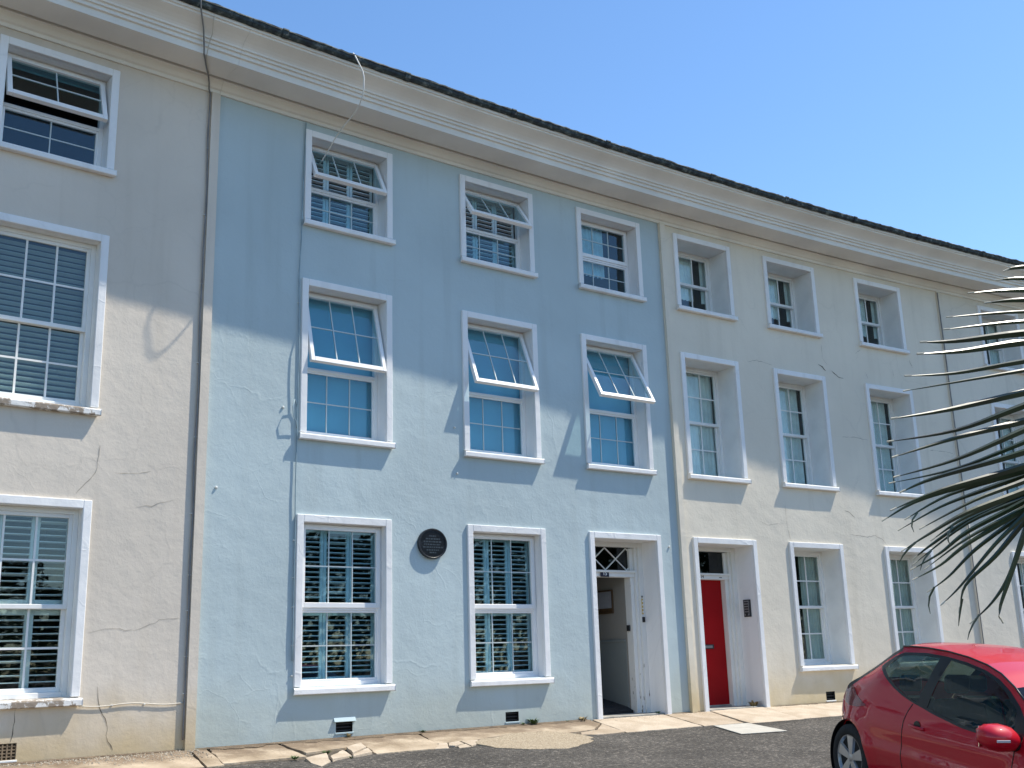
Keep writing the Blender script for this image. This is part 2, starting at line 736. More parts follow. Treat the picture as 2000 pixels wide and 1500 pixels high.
def text_mesh(s, size, m, depth=.002):
    c = bpy.data.curves.new('text', 'FONT')
    c.body = s
    c.size = size
    c.extrude = depth
    c.align_x, c.align_y = 'CENTER', 'CENTER'
    o = bpy.data.objects.new('text_tmp', c)
    COL.objects.link(o)
    bpy.context.view_layer.update()
    me = bpy.data.meshes.new_from_object(o.evaluated_get(bpy.context.evaluated_depsgraph_get()))
    bpy.data.objects.remove(o)
    me.materials.clear()
    me.materials.append(MATS[m])
    return me


# ------------------------------------------------------------------ ground
def ground_sheet():
    ax = [-600, -300, -150, -80, -50, -35, -25] + [-20 + 1.0 * i for i in range(46)] + [30, 40, 60, 100, 200, 400, 700]
    v, f = [], []
    for y in ax:
        for x in ax:
            d = sd_of(x, y)[1]
            v.append((x, y, gz(max(0.0, d)) - .07 - (.03 if d < 1.2 else 0)))
    n = len(ax)
    for j in range(n - 1):
        for i in range(n - 1):
            f.append((j * n + i, j * n + i + 1, (j + 1) * n + i + 1, (j + 1) * n + i))
    add('ground', mesh_from('ground', v, f, 'soil', True), kind='structure')


ground_sheet()


def road_sheet():
    ds = [.98, 1.1, 1.2, 1.4, 1.8, 2.4, 3, 4, 4.6, 5, 5.4, 6, 7, 8, 9, 9.6, 10, 10.4, 12, 15, 18, 20, 22.5]
    ss = [-34 + .5 * i for i in range(160)]
    v, f = [], []
    for d in ds:
        for s in ss:
            v.append(W(s, d, gz(d) + .004 * noise.noise((s * .8, d * .8, 0)) - (.012 if d < 1.15 else 0)))
    n = len(ss)
    for j in range(len(ds) - 1):
        for i in range(n - 1):
            f.append((j * n + i, j * n + i + 1, (j + 1) * n + i + 1, (j + 1) * n + i))
    add('road', mesh_from('road', v, f, 'asphalt', True), kind='structure')


road_sheet()

# pavement: slabs with joints; base below
pave = add('pavement', sweep([(-.02, -.02), (1.10, -.02 - .121), (1.10, -.25), (-.02, -.25)], -14, 20, .5,
                             'pavement', 'soil', True), kind='structure')


def slab(ring, m, name='paving_slab', lift=0.0, th=.06, tilt=(0, 0), wob=.012):
    """ring of (s, d) corners; edges are roughened"""
    pts = []
    k = len(ring)
    for i in range(k):
        a, b = Vector(ring[i]), Vector(ring[(i + 1) % k])
        n = max(1, int((b - a).length / .12))
        for j in range(n):
            p = a.lerp(b, j / n)
            w = wob if j else wob * .4
            pts.append((p.x + random.uniform(-w, w), p.y + random.uniform(-w, w)))
    cs = sum(p[0] for p in pts) / len(pts)
    cd = sum(p[1] for p in pts) / len(pts)

    def zz(s, d):
        return gz(max(d, 0)) + lift + tilt[0] * (s - cs) + tilt[1] * (d - cd)
    c = W(cs, cd, 0)
    n = len(pts)
    top = [W(s, d, zz(s, d)) - c for s, d in pts]
    inn = [W(cs + (s - cs) * .985, cd + (d - cd) * .985, zz(s, d) + .004) - c for s, d in pts]
    bot = [W(s, d, zz(s, d) - th) - c for s, d in pts]
    ctr = W(cs, cd, zz(cs, cd) + .004) - c
    v = bot + top + inn + [ctr]
    f = []
    for i in range(n):
        j = (i + 1) % n
        f += [(i, j, n + j, n + i), (n + i, n + j, 2 * n + j, 2 * n + i), (2 * n + i, 2 * n + j, 3 * n)]
    uvs = pts + pts + [(cs + (s - cs) * .985, cd + (d - cd) * .985) for s, d in pts] + [(cs, cd)]
    me = mesh_from(name, v, f, m, False, uvs)
    bm = bmesh.new()
    bm.from_mesh(me)
    bmesh.ops.recalc_face_normals(bm, faces=bm.faces)
    bm.to_mesh(me)
    bm.free()
    return add(name, me, pave, Matrix.Translation(c))


g_ = .012
big = [  # joints (wall s, edge s) from left to right, edge distance, material
    ((-13.6, -13.8), (-11.2, -11.4), 1.1, 'slab_dirty'), ((-11.2, -11.4), (-9.0, -9.2), 1.1, 'stone_slab'),
    ((-9.0, -9.2), (-6.9, -7.1), 1.05, 'slab_dirty'), ((-6.9, -7.1), (-4.68, -4.9), .98, 'slab_dirty'),
    ((-4.68, -4.9), (-4.46, -4.68), .97, 'slab_dirty'),
    ((-4.46, -4.68), (-3.62, -3.68), .88, 'slab_dirty'),
    ((-2.66, -2.93), (-1.70, -1.98), 1.08, 'slab_dirty'),
    ((1.22, .91), (2.63, 2.36), 1.07, 'slab_pale'), ((2.63, 2.36), (3.57, 3.18), 1.08, 'stone_slab'),
    ((3.57, 3.18), (4.76, 4.36), 1.20, 'slab_pale'), ((4.76, 4.36), (6.9, 6.6), 1.14, 'slab_pale'),
    ((6.9, 6.6), (9.2, 8.9), 1.14, 'stone_slab'), ((9.2, 8.9), (11.6, 11.3), 1.12, 'slab_dirty'),
    ((11.6, 11.3), (14.2, 13.9), 1.12, 'stone_slab'), ((14.2, 13.9), (17.0, 16.7), 1.12, 'slab_dirty'),
    ((17.0, 16.7), (19.6, 19.3), 1.12, 'stone_slab')]
for (a0, a1), (b0, b1), ed, m in big:
    slab([(a0 + g_, .012), (b0 - g_, .012), (b1 - g_, ed), (a1 + g_, ed)], m, lift=random.uniform(-.004, .004))
slab([(-3.60, .012), (-2.68, .012), (-2.71, .39), (-3.06, .60), (-3.60, .70)], 'slab_dirty')
slab([(-1.68, .012), (1.18, .012), (1.10, .34), (.66, .72), (.13, .80), (-.08, .57), (-.66, .58), (-1.28, .76), (-1.92, .80)], 'slab_dirty')
slab([(1.09, .38), (.9, 1.06), (.40, 1.07), (.20, 1.0), (.30, .86), (.66, .78)], 'stone_slab')
for r in ([(-1.90, .83), (-1.78, .82), (-1.97, 1.14), (-2.14, 1.10)], [(-1.75, .82), (-1.58, .78), (-1.61, .93), (-1.80, 1.02), (-1.86, .98)],
          [(-1.79, 1.06), (-1.61, .97), (-1.66, 1.15), (-1.85, 1.18)], [(-1.55, .79), (-1.31, .80), (-1.50, 1.04), (-1.62, 1.10), (-1.58, .92)]):
    slab(r, 'slab_pale', 'slab_fragment', wob=.006)
for r, tl in (([(-3.80, 1.05), (-3.48, .95), (-3.62, 1.24), (-3.66, 1.35), (-3.88, 1.55), (-3.88, 1.33)], (.03, -.02)),
              ([(-3.52, 1.10), (-3.14, .71), (-3.27, 1.12), (-3.63, 1.34)], (-.03, .03)),
              ([(-3.05, .63), (-2.74, .43), (-2.84, .72), (-3.17, .98)], (0, .01)),
              ([(-3.21, 1.07), (-2.87, .80), (-2.95, 1.04), (-3.26, 1.15)], (.01, 0))):
    slab(r, 'slab_pale', 'slab_fragment', lift=.012, tilt=tl, wob=.008)
oval = [px_ground(720 + x / 4.348, 1370 + y / 4.348) for x, y in
        ((925, 365), (940, 330), (1200, 280), (1500, 255), (1750, 280), (1910, 310), (1890, 350), (1700, 405), (1350, 410), (1080, 400))]
slab(oval, 'pebble_concrete', 'concrete_infill', lift=.006, wob=.045)
pt = [(2.43, 1.21), (3.11, 1.22), (2.92, 2.10), (2.10, 2.02)]
v = []
cp = W(2.6, 1.6, 0)
ring = [W(s, d, gz(d) + .004) - cp for s, d in pt]
add('road_patch', MB().prism(ring, (0, 0, .012)).mesh('road_patch', 'concrete_white', .004), None, Matrix.Translation(cp), kind='structure')


# loose gravel and dirt gathered along the foot of the wall
def gravel():
    v, f = [], []

    def stone(s, d, r):
        n = len(v)
        c = W(s, d, gz(max(d, 0)) + r * .4)
        for dx, dy, dz in ((1, 0, 0), (-1, 0, 0), (0, 1, 0), (0, -1, 0), (0, 0, .8), (0, 0, -.8)):
            q = r * random.uniform(.6, 1.3)
            v.append(c + Vector((dx * q, dy * q, dz * q)))
        for t in ((0, 2, 4), (2, 1, 4), (1, 3, 4), (3, 0, 4), (2, 0, 5), (1, 2, 5), (3, 1, 5), (0, 3, 5)):
            f.append(tuple(n + i for i in t))
    for _ in range(2600):
        s = random.uniform(-8.5, -4.6)
        d = abs(random.gauss(0, .17)) * (1.0 + .5 * math.sin(s * 2.1)) + .01
        if d < .6:
            stone(s, d, random.uniform(.003, .012))
    for _ in range(1500):
        s = random.uniform(-4.6, 12)
        stone(s, abs(random.gauss(0, .09)) + .008, random.uniform(.002, .007))
    for _ in range(500):
        stone(random.uniform(-4.5, 6), random.uniform(1.05, 3.5), random.uniform(.002, .006))
    add('loose_gravel', mesh_from('loose_gravel', v, f, 'gravel'), label='loose grey-brown gravel and grit along the foot of the terrace wall', cat='gravel', kind='stuff')


gravel()


def dirt_strip(s0, s1, wid, seed):
    v, f = [], []
    n = int((s1 - s0) / .04)
    for i in range(n + 1):
        s = s0 + (s1 - s0) * i / n
        e = wid * (.55 + .9 * abs(noise.noise((s * 1.3, seed, 0))) + .5 * noise.noise((s * 7, seed, 4)) + .25 * noise.noise((s * 19, seed, 8)))
        e *= min(1, (s - s0) / .2, (s1 - s) / .2)
        e = max(.006, e)
        v += [W(s, .004, .012), W(s, e, gz(e) + .008)]
    f = [(2 * i, 2 * i + 1, 2 * i + 3, 2 * i + 2) for i in range(n)]
    add('dirt', mesh_from('dirt', v, f, 'dirt'), label=None, kind='structure')


for a_, b_, w_, sd_ in ((-9, -4.75, .10, 1), (-4.6, 1.15, .17, 2.3), (2.72, 3.45, .06, 3.7), (4.95, 12, .07, 5.1)):
    dirt_strip(a_, b_, w_, sd_)

# ------------------------------------------------------------------ the terrace
ZT, ZM, ZG = (6.491, 7.875), (3.613, 5.751), (.525, 2.672)     # sill underside, surround top
OW, TW, SH = 1.36, .092, .09
A0, A1, B0, B1, C0 = -4.735, -4.62, 3.164, 3.275, 10.663
STEP_Z = 8.005
HOUSES = {}


def make_house(key, s0, s1, m, label, openings):
    mid = (s0 + s1) / 2
    root = thing('terraced_house', label, 'house', frame_m(mid, 0, 0), 'houses of the curved terrace')
    HOUSES[key] = root
    cs = {s0, s1}
    n = int((s1 - s0) / .5)
    cs |= {s0 + (s1 - s0) * i / n for i in range(n + 1)}
    cz = {-.35, 0.0, .4, .8, 1.2, STEP_Z}
    for a, b, c, d in openings:
        cs |= {a, b}
        cz |= {c, d}
    cs, cz = sorted(cs), sorted(cz)
    v, uv, f, idx = [], [], [], {}

    def vid(s, z):
        if (s, z) not in idx:
            idx[s, z] = len(v)
            v.append(W(s, 0, z))
            uv.append((s, z))
        return idx[s, z]
    for i in range(len(cs) - 1):
        for j in range(len(cz) - 1):
            ms, mz = (cs[i] + cs[i + 1]) / 2, (cz[j] + cz[j + 1]) / 2
            if any(a < ms < b and c < mz < d for a, b, c, d in openings):
                continue
            f.append((vid(cs[i], cz[j]), vid(cs[i + 1], cz[j]), vid(cs[i + 1], cz[j + 1]), vid(cs[i], cz[j + 1])))
    add('wall', mesh_from('wall', v, f, m, False, uv), root, I4)
    # rooms behind the front: floors, party walls, back wall
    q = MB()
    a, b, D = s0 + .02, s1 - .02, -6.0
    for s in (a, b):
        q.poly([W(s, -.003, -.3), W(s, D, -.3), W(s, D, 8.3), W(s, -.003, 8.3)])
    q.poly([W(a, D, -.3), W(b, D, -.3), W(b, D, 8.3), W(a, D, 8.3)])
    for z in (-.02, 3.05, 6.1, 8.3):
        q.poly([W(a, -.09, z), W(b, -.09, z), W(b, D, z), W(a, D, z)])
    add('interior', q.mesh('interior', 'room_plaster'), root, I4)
    # cornice
    prof = [(-.02, 7.985), (.025, 7.985), (.028, 8.03), (.055, 8.045), (.075, 8.085), (.105, 8.125), (.125, 8.132),
            (.125, 8.21), (.168, 8.21), (.168, 8.140), (.555, 8.148), (.555, 8.165), (.560, 8.235), (.590, 8.240), (.590, 8.285),
            (.618, 8.29), (.618, 8.325), (.645, 8.33), (.648, 8.352), (.665, 8.375), (.70, 8.405), (.75, 8.435), (.80, 8.458),
            (.835, 8.475), (.838, 8.50), (.862, 8.503), (.865, 8.545), (.80, 8.56), (-.02, 8.56)]
    add('cornice', sweep(prof, s0 + .001, s1 - .001, .5, 'cornice', 'cornice_paint', True), root, I4)
    # iron gutter, worn and lichened
    gp = [(.84, 8.549), (.873, 8.536), (.905, 8.538), (.925, 8.560), (.930, 8.592), (.940, 8.602), (.938, 8.620), (.925, 8.624),
          (.915, 8.61), (.90, 8.58), (.86, 8.57)]

    def jit(s, j):
        a = .010 * noise.noise((s * 9, j * .9, 1.3)) + .007 * noise.noise((s * 2.2, 4.2, 0))
        return .5 * a, a + (.010 * max(0, noise.noise((s * 17, 9.1, j * .3))) if 5 <= j <= 8 else 0)
    gut = add('gutter', sweep(gp, s0 + .002, s1 - .002, .05, 'gutter', 'gutter_iron', True, jit), root, I4)
    s = s0 + .45
    while s < s1 - .2:
        gpw = [(d + (.008 if j not in (0, 9, 10) else 0), z + (-.008 if j < 4 else .008)) for j, (d, z) in enumerate(gp)]
        add('gutter_joint', sweep(gpw, s - .04, s + .04, .05, 'gutter_joint', 'gutter_iron', True), gut, I4)
        s += 1.83
    # roof slopes
    q = MB()
    for i in range(int((s1 - s0) / 1.0) + 1):
        a = s0 + (s1 - s0) * i / (int((s1 - s0)) + 1)
        b = s0 + (s1 - s0) * (i + 1) / (int((s1 - s0)) + 1)
        for (d0, z0), (d1, z1) in (((.87, 8.565), (-3.6, 10.5)), ((-3.6, 10.5), (-8, 8.565)), ((-8, 8.565), (-8, 0))):
            q.poly([W(a, d0, z0), W(b, d0, z0), W(b, d1, z1), W(a, d1, z1)])
    add('roof', q.mesh('roof', 'slate_roof'), root, I4)
    return root


def win_hole(s, zz):
    return (s - OW / 2 + TW, s + OW / 2 - TW, zz[0] + SH, zz[1] - TW)


def door_hole(s, w=1.44):
    return (s - w / 2 + TW, s + w / 2 - TW, -.35, ZG[1] - TW)


def window(house, s, zz, kind, cover, rev=.2, cols=3, rows=2, opn=0.0, opn2=None, name='window', split=.47, trim='paint_white', chip=False, covkw={}, rup=None):
    """one window: frame is the part, everything else its sub-parts"""
    H = zz[1] - zz[0]
    mw = frame_m(s, 0, zz[0])
    hw = OW / 2
    ix0, ix1, z0, z1 = -hw + TW, hw - TW, SH, H - TW
    pm = 'upvc' if kind == 'pvc' else 'sash_paint'
    fw = .05 if kind == 'pvc' else .055
    q = MB()
    y0 = rev
    q.box(ix0, ix0 + fw, y0, y0 + .07, z0, z1)
    q.box(ix1 - fw, ix1, y0, y0 + .07, z0, z1)
    q.box(ix0 + fw, ix1 - fw, y0, y0 + .07, z1 - fw, z1)
    q.box(ix0 + fw, ix1 - fw, y0, y0 + .07, z0, z0 + fw)
    zm = z0 + (z1 - z0) * split
    if kind == 'pvc':
        q.box(ix0 + fw, ix1 - fw, y0, y0 + .07, zm - .022, zm + .022)
    w = add(name, q.mesh(name, pm, .004), house, mw)
    # stucco surround, sill, reveal
    q = MB()
    q.box(-hw, -hw + TW, -.035, .012, SH + .002, H)
    q.box(hw - TW, hw, -.035, .012, SH + .002, H)
    q.box(-hw + TW, hw - TW, -.035, .012, H - TW, H)
    me = q.mesh('surround', trim, .006)
    ul = me.uv_layers.new(name='UVMap')
    for lp in me.loops:
        c = me.vertices[lp.vertex_index].co
        ul.data[lp.index].uv = (c.x + c.y + s * 1.7, c.z + c.y + zz[0] + 2)
    add('surround', me, w, local=I4)
    sx = hw + .018
    prof = [(-.078, .004), (-.078, .062), (-.068, .074), (rev + .05, SH + .004), (rev + .05, .01), (-.06, 0.0)]
    v = [(-sx, y, z) for y, z in prof] + [(sx, y, z) for y, z in prof]
    k = len(prof)
    f = [tuple(range(k)), tuple(range(2 * k - 1, k - 1, -1))] + [(i, (i + 1) % k, k + (i + 1) % k, k + i) for i in range(k)]
    # the part inside the reveal is narrower than the nosing
    for i in (3, 4):
        v[i] = (ix0, v[i][1], v[i][2])
        v[k + i] = (ix1, v[k + i][1], v[k + i][2])
    q = MB()
    q.v, q.f = [Vector(p) for p in v], f
    me = q.mesh('sill', 'sill_flaked' if chip else trim, .005)
    ul = me.uv_layers.new(name='UVMap')
    for lp in me.loops:
        c = me.vertices[lp.vertex_index].co
        ul.data[lp.index].uv = (c.x + s * 1.3, c.z + c.y + zz[0] + 2)
    add('sill', me, w, local=I4)
    q = MB()
    e = .03
    q.box(ix0 - e, ix0, .013, rev + .12, z0, z1 + e)
    q.box(ix1, ix1 + e, .013, rev + .12, z0, z1 + e)
    q.box(ix0, ix1, .013, rev + .12, z1, z1 + e)
    add('reveal', CACHE.setdefault(('rev', H, rev), q.mesh('reveal', 'sash_paint' if kind == 'sash' else 'upvc')), w, local=I4)

    def light(xa, xb, za, zb, yc, ang, member, th, tag, ncol, nrow, barw, gm):
        """a glazed light hung at its top edge"""
        Mx = T(0, yc, zb) @ Matrix.Rotation(-R_(ang), 4, 'X')
        h = zb - za
        q = MB()
        q.box(xa, xa + member, 0, th, -h, 0)
        q.box(xb - member, xb, 0, th, -h, 0)
        q.box(xa + member, xb - member, 0, th, -member, 0)
        q.box(xa + member, xb - member, 0, th, -h, -h + member * 1.15)
        key = ('sash', tag, round(xa, 3), round(h, 4), member, pm)
        if key not in CACHE:
            CACHE[key] = q.mesh(tag, pm, .004)
        add(tag, CACHE[key], w, local=Mx)
        gx0, gx1, gz0, gz1 = xa + member, xb - member, -h + member * 1.15, -member
        cw, ch = (gx1 - gx0) / ncol, (gz1 - gz0) / nrow
        yg = th * .55
        for i in range(1, ncol):
            x = gx0 + cw * i
            add('glazing_bar', boxmesh('glazing_bar', (-barw / 2, barw / 2, -.009, .009, gz0, gz1), 'bar_dimmed' if kind == 'pvc' else pm), w, local=Mx @ T(x, yg, 0))
        for j in range(1, nrow):
            z = gz0 + ch * j
            add('glazing_bar', boxmesh('glazing_bar', (gx0, gx1, -.008, .008, -barw / 2, barw / 2), 'bar_dimmed' if kind == 'pvc' else pm), w, local=Mx @ T(0, yg, z))
        for i in range(ncol):
            for j in range(nrow):
                rot = Matrix.Rotation(R_(random.gauss(0, .22)), 4, 'X') @ Matrix.Rotation(R_(random.gauss(0, .22)), 4, 'Z')
                add('pane', boxmesh('pane', (-cw / 2, cw / 2, -.002, .002, -ch / 2, ch / 2), gm), w,
                    local=Mx @ T(gx0 + cw * (i + .5), yg, gz0 + ch * (j + .5)) @ rot)
        return Mx
    if kind == 'pvc':
        light(ix0 + .028, ix1 - .028, zm + .008, z1 - .022, y0 - .018, opn, .055, .06, 'opening_light', cols, rup or rows, .014, 'glass_teal')
        if opn2 is None:
            light(ix0 + fw - .004, ix1 - fw + .004, z0 + fw - .004, zm - .02, y0 + .012, 0, .03, .045, 'fixed_light', cols, rows, .014, 'glass_teal')
        else:
            light(ix0 + fw - .004, ix1 - fw + .004, z0 + fw - .004, zm - .02, y0 + .012, opn2, .045, .045, 'fixed_light', cols, rows, .014, 'glass_teal')
    else:
        light(ix0 + fw, ix1 - fw, zm - .02, z1 - fw, y0 + .012, 0, .042, .04, 'upper_sash', cols, rows, .022, 'glass_old')
        light(ix0 + fw, ix1 - fw, z0 + fw, zm + .02, y0 + .055, 0, .042, .04, 'lower_sash', cols, rows, .022, 'glass_old')
    cover(w, ix0, ix1, z0, z1, y0, zm, **covkw)
    return w


# ---- what hangs behind the glass
def shutters(w, x0, x1, z0, z1, y0, zm, single=True, npan=3, pitch=.062, ang=7, tiers=2):
    yb = y0 + .115
    rows = [(z0 + .03, zm - .005), (zm + .005, z1 - .02)] if tiers == 2 else [(z0 + .03, z1 - .02)]
    xa, xb = x0 + .03, x1 - .03
    pw = (xb - xa) / npan
    st, rl = .045, .075
    joined = MB()
    for za, zb in rows:
        for i in range(npan):
            h = zb - za
            key = ('shp', round(pw, 3), round(h, 3))
            if key not in CACHE:
                q = MB()
                q.box(0.003, st, 0, .028, 0, h)
                q.box(pw - st, pw - .003, 0, .028, 0, h)
                q.box(st, pw - st, 0, .028, 0, rl)
                q.box(st, pw - st, 0, .028, h - rl, h)
                CACHE[key] = q.mesh('shutter_panel', 'shutter_paint', .003)
            add('shutter_panel', CACHE[key], w, local=T(xa + pw * i, yb, za))
            n = int((h - 2 * rl) / pitch)
            off = (h - 2 * rl - n * pitch) / 2
            for k in range(n):
                a = ang + random.uniform(-3, 3) + (0 if random.random() > .03 else 14)
                Mx = T(xa + pw * (i + .5), yb + .014, za + rl + off + pitch * (k + .5)) @ Matrix.Rotation(R_(-a), 4, 'X')
                lw = pw / 2 - st - .001
                if single:
                    add('slat', boxmesh('slat', (-lw, lw, -.032, .032, -.0045, .0045), 'shutter_paint'), w, local=Mx)
                else:
                    joined.box(-lw, lw, -.032, .032, -.0045, .0045, Mx)
    if not single:
        add('shutter_slats', joined.mesh('shutter_slats', 'shutter_paint'), w, local=I4, kind='stuff')


def venetian(w, x0, x1, z0, z1, y0, zm, pitch=.064):
    q = MB()
    z = z0 + .04
    while z < z1 - .06:
        q.box(x0 + .02, x1 - .02, -.027, .027, -.002, .002, T(0, y0 + .13, z) @ Matrix.Rotation(R_(-30 + random.uniform(-2, 2)), 4, 'X'))
        z += pitch
    q.box(x0 + .02, x1 - .02, y0 + .105, y0 + .155, z1 - .05, z1 - .01)
    add('venetian_blind', q.mesh('venetian_blind', 'venetian_slat'), w, local=I4, kind='stuff')


def roller(w, x0, x1, z0, z1, y0, zm, drop=1.0, m='blind_fabric'):
    zb = z1 - (z1 - z0) * drop + .01
    q = MB().box(x0 + .015, x1 - .015, y0 + .12, y0 + .123, zb, z1 - .02)
    q.box(x0 + .015, x1 - .015, y0 + .112, y0 + .131, zb, zb + .025)
    add('roller_blind', q.mesh('roller_blind', m), w, local=I4)


def curtains(w, x0, x1, z0, z1, y0, zm, left=.5, right=.25, m='curtain_net', short=1.0):
    for a, b in ((x0, x0 + (x1 - x0) * left), (x1 - (x1 - x0) * right, x1)):
        if b - a < .05:
            continue
        n = 40
        v, f = [], []
        zb = z1 - (z1 - z0) * short
        for j, z in enumerate((zb + .02, (zb + z1) / 2, z1 - .03)):
            for i in range(n + 1):
                t = i / n
                y = y0 + .128 + .022 * math.sin(t * (b - a) * 75 + .6 * math.sin(t * 9) + j * .35) * (1 - .25 * j)
                v.append((a + (b - a) * t, y, z))
        for j in range(2):
            for i in range(n):
                f.append((j * (n + 1) + i, j * (n + 1) + i + 1, (j + 1) * (n + 1) + i + 1, (j + 1) * (n + 1) + i))
        me = mesh_from('curtain', v, f, m, True)
        add('curtain', me, w, local=I4)


# ---- house data
S1T, S1M, S1G = -2.713, -2.724, -2.74
S2T, S2M, S2G = -.192, -.199, -.177
S3T, S3M, S3D = 2.046, 2.03, 2.048
S4T, S4M, S4D = 4.165, 4.15, 4.184
S5T, S5M, S5G = 6.36, 6.376, 6.381
S6T, S6M, S6G = 8.835, 8.84, 8.87
S7 = 12.64
S8, S9 = 15.0, 17.0
S0 = -6.578
SN1, SN2 = -8.9, -10.9

VENTS = [(-6.74, -6.48, .035, .195), (-2.84, -2.61, .068, .185), (-.28, -.06, .05, .175), (6.28, 6.5, .04, .18)]

h0 = make_house('beige', -12.3, A1 - .001, 'render_beige',
                'greyish-beige rendered terraced house with white-trimmed windows and plantation shutters, next to the blue house',
                [win_hole(S0, z) for z in (ZT, ZM, ZG)] + [win_hole(SN1, z) for z in (ZT, ZM, ZG)] + [win_hole(SN2, z) for z in (ZT, ZM)] + [door_hole(SN2), VENTS[0]])
h1 = make_house('blue', A1, B0, 'render_blue',
                'pale blue rendered terraced house with open top-hung windows, round plaque and open front doorway',
                [win_hole(S1T, ZT), win_hole(S1M, ZM), win_hole(S1G, ZG), win_hole(S2T, ZT), win_hole(S2M, ZM), win_hole(S2G, ZG),
                 win_hole(S3T, ZT), win_hole(S3M, ZM), door_hole(S3D), VENTS[1], VENTS[2]])
h2 = make_house('cream', B0 + .001, C0, 'render_cream',
                'cream rendered terraced house with deep sash windows and a closed red front door',
                [win_hole(S4T, ZT), win_hole(S4M, ZM), door_hole(S4D), win_hole(S5T, ZT), win_hole(S5M, ZM), win_hole(S5G, ZG),
                 win_hole(S6T, ZT), win_hole(S6M, ZM), win_hole(S6G, ZG), VENTS[3]])
h3 = make_house('stone', C0 + .001, 18.4, 'render_stone',
                'stone-coloured rendered terraced house half hidden behind the palm fronds',
                [win_hole(x, z) for x in (S7, S8) for z in (ZT, ZM, ZG)] + [win_hole(S9, z) for z in (ZT, ZM)] + [door_hole(S9)])

# beige house
window(h0, S0, ZT, 'pvc', roller, .16, 2, 2, 20, None, split=.46, covkw=dict(drop=.1))
window(h0, S0, ZM, 'sash', venetian, .12, 3, 2, split=.47, chip=True)
window(h0, S0, ZG, 'sash', shutters, .10, 3, 2, chip=True, covkw=dict(pitch=.070))
window(h0, SN1, ZT, 'pvc', roller, .16, 2, 2, 0, None, covkw=dict(drop=.3))
window(h0, SN1, ZM, 'sash', venetian, .12)
window(h0, SN1, ZG, 'sash', shutters, .10, covkw=dict(single=False))
window(h0, SN2, ZT, 'pvc', roller, .16, 2, 2, 0, None, covkw=dict(drop=.3))
window(h0, SN2, ZM, 'sash', venetian, .12)
# blue house
window(h1, S1T, ZT, 'pvc', shutters, .20, 3, 2, 27, None, rup=1, covkw=dict(single=False, tiers=1, pitch=.066))
window(h1, S2T, ZT, 'pvc', shutters, .20, 3, 2, 35, None, rup=1, covkw=dict(single=False, tiers=1, pitch=.066))
window(h1, S3T, ZT, 'pvc', curtains, .20, 3, 2, 0, None, covkw=dict(left=.62, right=0, short=.75))
window(h1, S1M, ZM, 'pvc', roller, .20, 3, 2, 15, None, split=.46)
window(h1, S2M, ZM, 'pvc', roller, .20, 3, 2, 21, None, split=.46)
window(h1, S3M, ZM, 'pvc', roller, .20, 3, 2, 28, None, split=.46)
window(h1, S1G, ZG, 'pvc', shutters, .09, 3, 2, 0, None, split=.47)
window(h1, S2G, ZG, 'pvc', shutters, .13, 3, 2, 0, None, split=.47)
# cream house
for s, l in ((S4T, .72), (S5T, .70), (S6T, .72)):
    window(h2, s, ZT, 'sash', curtains, .40, 3, 1, covkw=dict(left=l, right=.12, short=.72), split=.5)
for s, l in ((S4M, .95), (S5M, .90), (S6M, .93)):
    window(h2, s, ZM, 'sash', curtains, .40, 3, 2, covkw=dict(left=l, right=0), split=.5)
for s, l in ((S5G, .35), (S6G, .3)):
    window(h2, s, ZG, 'sash', curtains, .40, 3, 2, covkw=dict(left=l, right=.4, m='curtain_pale'), split=.5)
# stone house
for s in (S7, S8):
    for z in (ZT, ZM, ZG):
        window(h3, s, z, 'sash', curtains, .36, 3, 1 if z is ZT else 2, covkw=dict(left=.4, right=.3))
for z in (ZT, ZM):
    window(h3, S9, z, 'sash', curtains, .36, 3, 1 if z is ZT else 2, covkw=dict(left=.4, right=.3))

# pilaster strips between the houses
for h, a, b, d, m in ((h0, A0, A1 - .002, .045, 'render_beige'), (h2, B0 + .002, B1, .058, 'render_cream'), (h3, C0 + .002, C0 + .1, .03, 'render_stone')):
    me = sweep([(-.01, -.3), (d, -.3), (d, 7.984), (-.01, 7.984)], a, b, .2, 'pilaster_strip', m, True)
    add('pilaster_strip', me, h, I4)


# ------------------------------------------------------------------ doors
def uv_local(me, s, z):
    ul = me.uv_layers.new(name='UVMap')
    for lp in me.loops:
        c = me.vertices[lp.vertex_index].co
        ul.data[lp.index].uv = (c.x + c.y + s, c.z + c.y + z)
    return me


